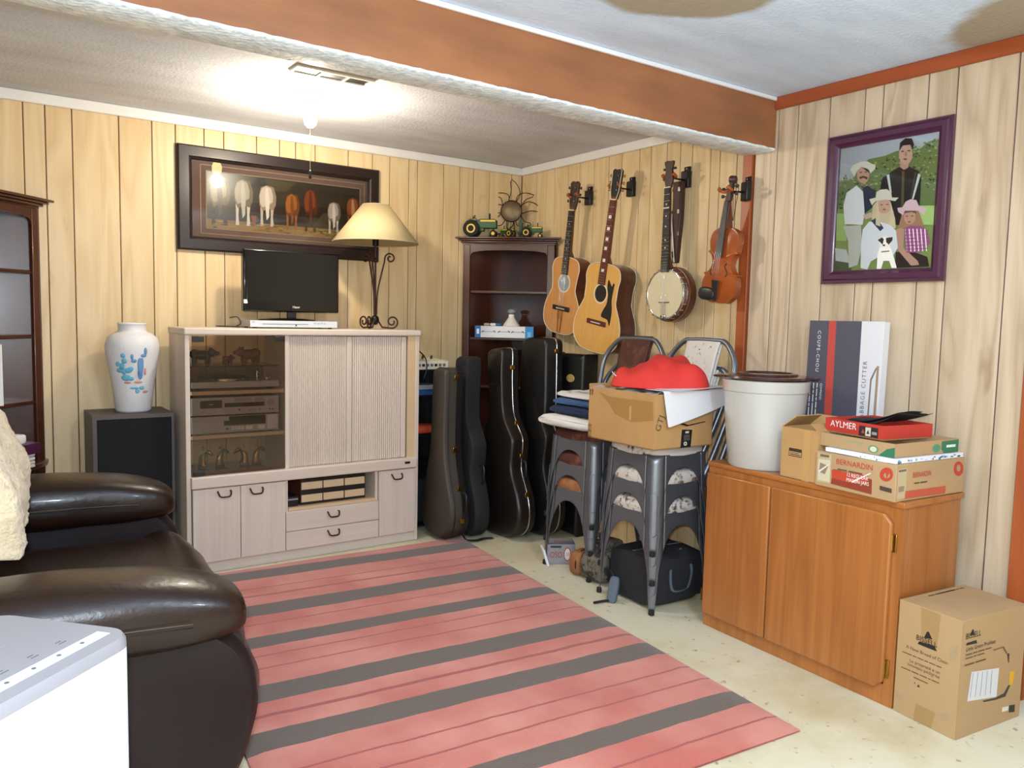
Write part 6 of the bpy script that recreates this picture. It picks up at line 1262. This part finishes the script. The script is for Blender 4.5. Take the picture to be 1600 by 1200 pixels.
G().tube([(0, 0, 0), (.004, 0, LL*.5), (0, 0, LL)], .0035, 8).build('stick', 'pearl', bo); G().box(-.009, .002, -.004, .004, LL*.06, LL*.14).build('frog', 'ebony', bo); G().tube([(-.008, 0, LL*.1), (-.008, 0, LL*.98)], .0012, 5).build('bow_hair', 'white_china', bo)
# ---- violin
hanger(1166, 296, 'black wall hanger screwed to the red trim holding the violin', XN-.014, -.35, .07)
hd = on(1145, 274, 0, 2.90); bt = on(1119, 473, 0, 2.905); Mx, LT = hang_matrix(hd, bt)
vn = thing('violin', 'reddish brown violin with black chinrest hanging beside trim', 'violin', M=Mx); LB_ = LT*.60; k = LB_/.355
half = [(0, 0), (.05*k, .003*k), (.088*k, .03*k), (.102*k, .075*k), (.097*k, .11*k), (.090*k, .125*k), (.100*k, .137*k), (.076*k, .145*k), (.056*k, .175*k), (.058*k, .205*k), (.072*k, .228*k), (.088*k, .238*k), (.078*k, .246*k), (.082*k, .27*k), (.084*k, .295*k), (.072*k, .33*k), (.04*k, .35*k), (0, .355*k)]
O_ = outline([(x, z) for x, z in half]); inn = [(x*.9, LB_*.5+(z-LB_*.5)*.96) for x, z in O_]
G().prism([(x*.965, LB_*.5+(z-LB_*.5)*.985) for x, z in O_], .004, .034, 'xz').build('ribs', 'violin_top', vn, smooth=50); G().prism(O_, .0341, .038, 'xz').build('back_plate', 'violin_top', vn, smooth=50, bevel=.001)
R_ = [[(x, .0039, z) for x, z in O_], [(x, -.0005, z) for x, z in O_], [(x*.93, -.001, LB_*.5+(z-LB_*.5)*.97) for x, z in O_], [(x*.75, -.007, LB_*.5+(z-LB_*.5)*.9) for x, z in O_], [(x*.45, -.011, LB_*.5+(z-LB_*.5)*.7) for x, z in O_], [(x*.1, -.0125, LB_*.5+(z-LB_*.5)*.3) for x, z in O_]]
G().rings(R_).build('top_plate', 'violin_top', vn, smooth=50)
for sx in (-1, 1):
    c_ = [(sx*(.042+.010*math.sin(t_*6.28))*k, -.0115, LB_*(.36+.17*t_)) for t_ in [i/12 for i in range(13)]]; G().tube(c_, [.0028 if i in (0, 1, 11, 12) else .0016 for i in range(13)], 6).build('f_hole', 'ebony', vn, smooth=180)
zf_ = LB_*.60; zn_ = LT-.115
G().hexa([(-.021, -.030, zf_), (.021, -.030, zf_), (.021, -.022, zf_), (-.021, -.022, zf_), (-.012, -.022, zn_), (.012, -.022, zn_), (.012, -.014, zn_), (-.012, -.014, zn_)]).build('fingerboard', 'ebony', vn, bevel=.002)
G().hexa([(-.015, -.018, LB_-.012), (.015, -.018, LB_-.012), (.015, .034, LB_-.012), (-.015, .034, LB_-.012), (-.0115, -.0138, zn_), (.0115, -.0138, zn_), (.010, .006, zn_), (-.010, .006, zn_)]).build('neck', 'neck_wood', vn, bevel=.004)
pb_ = G().hexa([(-.013, -.018, zn_), (.013, -.018, zn_), (.012, .006, zn_), (-.012, .006, zn_), (-.009, -.006, LT-.03), (.009, -.006, LT-.03), (.009, .014, LT-.03), (-.009, .014, LT-.03)]).build('pegbox', 'headplate', vn, bevel=.003)
G().lathe([(.001, -.016), (.010, -.016), (.013, -.012), (.018, -.011), (.018, .011), (.013, .012), (.010, .016), (.001, .016)], 20, (0, .006, LT-.018), 'x').build('scroll', 'headplate', pb_, smooth=45)
for i, sx in enumerate((-1, 1, -1, 1)): g = G(); g.tube([(sx*.008, -.004, zn_+.02+.016*i), (sx*.03, -.004, zn_+.02+.016*i)], .003, 8); g.sup((sx*.038, -.004, zn_+.02+.016*i), (.009, .004, .008), .8, .8, 6, 10); g.build('peg', 'ebony', pb_, smooth=60)
G().hexa([(-.010, -.016, .008), (.010, -.016, .008), (.010, -.012, .008), (-.010, -.012, .008), (-.021, -.030, LB_*.30), (.021, -.030, LB_*.30), (.021, -.024, LB_*.30), (-.021, -.024, LB_*.30)]).build('tailpiece', 'ebony', vn, bevel=.003)
G().sup((-.052, -.017, .038), (.048, .010, .030), .7, .8, 10, 20).build('chinrest', 'ebony', vn, smooth=60)
for i in range(4): x = -.012+.008*i; G().tube([(x*1.2, -.031, LB_*.29), (x*1.4, -.036, LB_*.42), (x*.6, -.024, zn_)], .0006, 4).build('string', 'chrome', vn, smooth=180)
G().tube(crom([(.02, .0, LT-.02), (.034, .01, LT-.06), (.03, .01, LT-.14), (.024, .012, LT-.2), (.018, .01, LT-.15), (.014, .0, LT-.06)], 5), .0015, 6).build('hanging_cord', 'dark_leather', vn)
# ================================================================ instrument cases leaning in the corner
def case(name, label, base, half, depth, m, lean=(0, 0), rz=HR, strip=True, latch=4, side_m=None, group='instrument cases standing in the corner', cat='instrument case'):
    """upright hard case, outline in local xz, face toward local -y; lean = (sideways, backwards) radians"""
    Mx = Matrix.Translation(Vector(base)) @ Matrix.Rotation(rz, 4, 'Z') @ Matrix.Rotation(lean[1], 4, 'X') @ Matrix.Rotation(lean[0], 4, 'Y')
    t = thing(name, label, cat, M=Mx, group=group); O_ = outline(half); sc_ = lambda k: [(x*k, .5*half[-1][1]+(z-.5*half[-1][1])*(1-(1-k)*.45)) for x, z in O_]
    G().rings([[(x, y, z) for x, z in sc_(k)][::-1] for y, k in ((0, .90), (.004, .95), (.016, .985), (.03, 1), (depth*.62, 1))][::-1]).build('lid', m, t, smooth=50)
    G().rings([[(x, y, z) for x, z in sc_(k)][::-1] for y, k in ((depth*.625, 1), (depth*.9, 1), (depth*.97, .985), (depth, .93))][::-1]).build('shell', side_m or m, t, smooth=50)
    if strip: G().tube([(x*1.003, depth*.622, z) for x, z in O_], .0045, 6, closed=True).build('metal_trim', 'chrome', t, smooth=180)
    n = len(O_)
    for i in range(latch):
        j = int(n*(.10+.36*(i+.5)/latch)); x, z = O_[j]; G().obox((x*1.01, depth*.6, z), (.012, .03, .028)).build('latch', 'brass', t, bevel=.002)
    j = int(n*.2); x, z = O_[j]
    G().tube(crom([(x, depth*.66, z-.05), (x+.035, depth*.66, z-.04), (x+.038, depth*.66, z+.04), (x+.002, depth*.66, z+.05)], 5), .008, 8).build('carry_handle', 'black_plastic', t, smooth=60)
    return t
banjo_half = [(0, 0), (.09, .012), (.155, .06), (.178, .14), (.168, .23), (.125, .34), (.085, .47), (.072, .62), (.070, .90), (.062, .965), (0, .975)]
t = case('banjo_case', 'olive grey banjo case with black sides standing beside cabinet', (2.215, 3.885, .018), banjo_half, .125, 'case_olive', side_m='vinyl_case', strip=False, lean=(.0, -.02))
G().tube([(x*1.004, .03, z) for x, z in outline(banjo_half)], .003, 5, closed=True).build('piping', 'vinyl_case', t, smooth=180)
gtr_half = [(0, 0), (.12, .008), (.195, .06), (.218, .15), (.20, .25), (.155, .36), (.145, .42), (.162, .52), (.160, .58), (.11, .66), (.075, .74), (.07, .90), (.078, 1.06), (.065, 1.10), (0, 1.105)]
slim = [(x*.86, z*.95) for x, z in gtr_half]
case('gig_bag', 'soft black nylon gig bag behind the olive banjo case', (2.395, 3.912, .004), slim, .10, 'nylon', lean=(-.03, -.02), strip=False, latch=0)
g = G(); P_ = crom([(2.36, 3.80, .03), (2.36, 3.76, .012), (2.41, 3.735, .008), (2.47, 3.745, .008), (2.52, 3.73, .008)], 5); g.rings([[(x, y-.013, z-.002), (x, y+.013, z-.002), (x, y+.013, z+.002), (x, y-.013, z+.002)] for x, y, z in P_]); single(g, 'shoulder_strap', 'nylon', 'black webbing strap lying on the floor by the banjo case', 'strap', (2.42, 3.745, .004), smooth=0)
t = case('guitar_case', 'dark brown guitar case with chrome edge leaning toward banjo case', (2.575, 3.765, .004), gtr_half, .125, 'case_brown', lean=(-.11, -.03), latch=4)
text('lettering', '-------', .03, t, (.05, .013, .99), (0, 0, -1), (1, 0, 0), 'ink_grey', sx=1.1, lift=.006)
t = case('guitar_case', 'tall black guitar case with bright chrome trim beside corner bookcase', (2.765, 3.72, .004), [(x*.9, z*1.04) for x, z in gtr_half[:10]]+[(.13, .72), (.125, 1.06), (.12, 1.14), (.09, 1.165), (0, 1.17)], .13, 'vinyl_case', lean=(-.04, -.035), latch=3)
rect_half = [(0, 0), (.12, .0), (.150, .006), (.158, .03), (.158, .5), (.158, 1.03), (.150, 1.06), (.12, 1.072), (0, 1.073)]
t = case('rectangular_case', 'black rectangular instrument case with oval gold badge near wall', (2.955, 3.665, .004), rect_half, .12, 'vinyl_case', lean=(.0, -.02), latch=0, strip=False)
G().lathe([(.001, -.0035), (.9, -.0035), (1, 0)], 28, (0, 0, 0), 'y').build('badge', 'gold_line', t, smooth=40, M=Matrix.Translation((.05, -.0005, .93)) @ Matrix.Diagonal((.038, 1, .024, 1)))
# ---- black rack with keyboard
rk = thing('equipment_rack', 'narrow black equipment rack beside the entertainment center', 'rack', (2.30, 4.225, .001)); rw_, rd_ = .125, .105
for sx in (-1, 1): G().box(sx*rw_-(.01 if sx > 0 else 0), sx*rw_+(0 if sx > 0 else .01), -rd_, rd_, 0, .965).build('side_panel', 'black_plastic', rk)
G().box(-rw_+.0101, rw_-.0101, rd_-.008, rd_, 0, .965).build('back_panel', 'black_plastic', rk)
for z in (.02, .40, .56, .80, .952): G().box(-rw_+.0101, rw_-.0101, -rd_, rd_-.0085, z, z+.012).build('shelf', 'black_plastic', rk)
single(G().box(2.30-.112, 2.30+.10, 4.13, 4.30, .8125, .842), 'blue_folder', 'blue_item', 'blue folder lying on the black rack shelf', 'folder', (2.30, 4.2, .8125), bevel=.002)
single(G().box(2.30-.110, 2.30+.09, 4.135, 4.30, .8435, .872), 'plastic_box', 'clear_grey', 'clear grey plastic box on the blue folder', 'box', (2.30, 4.2, .8435), bevel=.004)
single(G().sup((2.295, 4.2, .602), (.10, .07, .028), .6, .5, 8, 20), 'orange_cloth', 'orange_item', 'bundle of orange cloth in the black rack', 'cloth', (2.295, 4.2, .5735), smooth=60)
single(G().sup((2.295, 4.2, .17), (.10, .085, .134), .35, .4, 10, 24), 'black_bag', 'nylon', 'stuffed black bag at the bottom of the black rack', 'bag', (2.295, 4.2, .033), smooth=60)
kb_ = thing('keyboard_mixer', 'cream desktop keyboard mixer on top of the black rack', 'keyboard', (2.30, 4.22, .9665)); 
G().prism([(-.12, 0), (.10, 0), (.10, .062), (-.12, .05)], -.15, .125, 'yz').build('housing', 'keyboard_cream', kb_, bevel=.004)
for k in range(9): G().box(-.14+.028*k, -.122+.028*k, -.1222, -.1203, .018, .034).build('button', 'ink_grey' if k % 3 else 'ink_black', kb_)
for k in range(8): G().lathe([(.007, 0), (.006, .016), (.001, .017)], 12, (-.12+.03*k, -.02+.05*(k % 2), .0575+.003*(k % 2))).build('knob', 'black_plastic', kb_, smooth=50)
G().tube(crom([(-.13, .02, .066), (-.10, -.04, .09), (-.07, -.06, .115), (-.05, -.09, .10), (-.035, -.128, .06), (-.033, -.132, .0), (-.05, -.13, -.05)], 6), .004, 8).build('cable', 'black_plastic', kb_, smooth=60)
# ================================================================ on the floor under the chairs
q = on(880, 884, 2, 0)
gb = thing('small_grey_carton', 'small grey carton with red lettering on the floor', 'box', (q[0]+.05, q[1]+.07, .001), -.55); 
G().box(-.09, .06, -.06, .06, 0, .105).build('carton', 'grey_plastic', gb, bevel=.002)
decal('printed_label', [('#a8362e', ell(.72, .5, .13, .36, 14)), ('#d8d4d0', ell(.72, .5, .10, .3, 14)), ('#3a3a3c', rc(.12, .82, .5, .94))], gb, (-.09, -.06, 0), (.15, 0, 0), (0, 0, .105))
text('lettering', 'OSO', .045, gb, (-.075, -.0605, .035), (1, 0, 0), (0, 0, 1), 'ink_red', sx=.7); text('lettering', 'OSO', .028, gb, (.008, -.0605, .043), (1, 0, 0), (0, 0, 1), 'ink_red', sx=.55)
text('lettering', 'OSO', .04, gb, (-.05, -.02, .105), (1, 0, 0), (0, 1, 0), 'ink_red', sx=.8)
single(G().obox((q[0]-.065, q[1]+.075, .045), (.012, .10, .088), Matrix.Rotation(-.5, 3, 'Z') @ Matrix.Rotation(-.3, 3, 'Y')), 'white_pad', 'paper', 'white paper pad tilted against the small grey carton', 'pad', (q[0]-.05, q[1]+.07, .001), bevel=.002)
# camouflage bag
p = on(955, 905, 2, 0)
cb = thing('camouflage_bag', 'grey camouflage bag with black trim on the floor', 'bag', (2.61, 2.86, .001), .15)
G().sup((0, 0, .075), (.12, .085, .074), .5, .45, 12, 28).build('body', 'camo', cb, smooth=60); G().sup((.02, .01, .165), (.085, .055, .028), .6, .5, 8, 24).build('top_pocket', 'camo', cb, smooth=60)
for x in (-.06, .05): G().tube(crom([(x, -.074, .02), (x, -.08, .07), (x, -.06, .135), (x+.01, -.0, .15)], 5), .005, 6).build('strap', 'nylon', cb, smooth=60)
G().tube(crom([(-.112, -.03, .03), (-.114, .0, .06), (-.11, .02, .12), (-.06, .03, .16)], 5), .005, 6).build('trim', 'nylon', cb, smooth=60)
t = thing('tan_pouch', 'tan fabric pouch with dark edging next to the camouflage bag', 'bag', (2.56, 2.985, .001), .3)
G().sup((0, 0, .062), (.07, .04, .06), .5, .5, 10, 24).build('body', 'hide_tan', t, smooth=60); G().tube([(.07*math.cos(a), -.01, .062+.06*math.sin(a)) for a in [i*math.pi/12 for i in range(24)]], .004, 6, closed=True).build('edging', 'nylon', t)
# duffel
db = thing('duffel_bag', 'black duffel bag with grey handles under the chairs', 'bag', (2.655, 2.555, .001), -.06)
R_ = []
for i in range(13):
    u = -1+2*i/12; k = (1-abs(u)**7)**.3 if abs(u) < 1 else 0; k = max(k, .92); ring_ = []
    for j in range(28):
        a = 2*math.pi*j/28; y = math.copysign(abs(math.cos(a))**.28, math.cos(a))*.150*k; z = .118+math.copysign(abs(math.sin(a))**.32, math.sin(a))*.116*k
        if z > .15: z += .012*noise3((u*3, y*20, 2), 1)
        ring_.append((u*.165, y, z))
    R_.append(ring_)
G().rings(R_).build('body', 'nylon_dark', db, smooth=60)
for sy in (-1, 1):
    pth = crom([(-.06, sy*.150, .17), (-.062, sy*.155, .11), (-.045, sy*.158, .072), (.02, sy*.158, .068), (.05, sy*.157, .09), (.062, sy*.153, .17), (.05, sy*.09, .237)], 6)
    G().rings([[(x-.011*0, y-.0015*sy, z), (x+.012, y-.0015*sy, z+.004), (x+.012, y+.0015*sy, z+.004), (x, y+.0015*sy, z)] for x, y, z in pth]).build('handle', 'bag_grey', db, smooth=60)
G().tube([(-.15, 0, .233), (.15, 0, .233)], .003, 6).build('zipper', 'ink_grey', db)
p = on(968, 928, 2, .03)
t = thing('strap_pad', 'blue grey shoulder strap pad resting on floor against duffel bag', 'strap', (float(p[0])-.03, float(p[1])+.01, .001), .5)
G().sup((0, 0, .05), (.016, .024, .062), .5, .5, 10, 18, R=Matrix.Rotation(.45, 3, 'Y')).build('pad', 'bag_grey', t, smooth=60); G().tube(crom([(.02, 0, .10), (.05, .03, .12), (.09, .05, .10)], 4), .006, 6).build('webbing', 'nylon', t); G().tube(crom([(-.022, 0, .008), (-.05, .03, .008), (-.09, .06, .008)], 4), .006, 6).build('webbing', 'nylon', t)
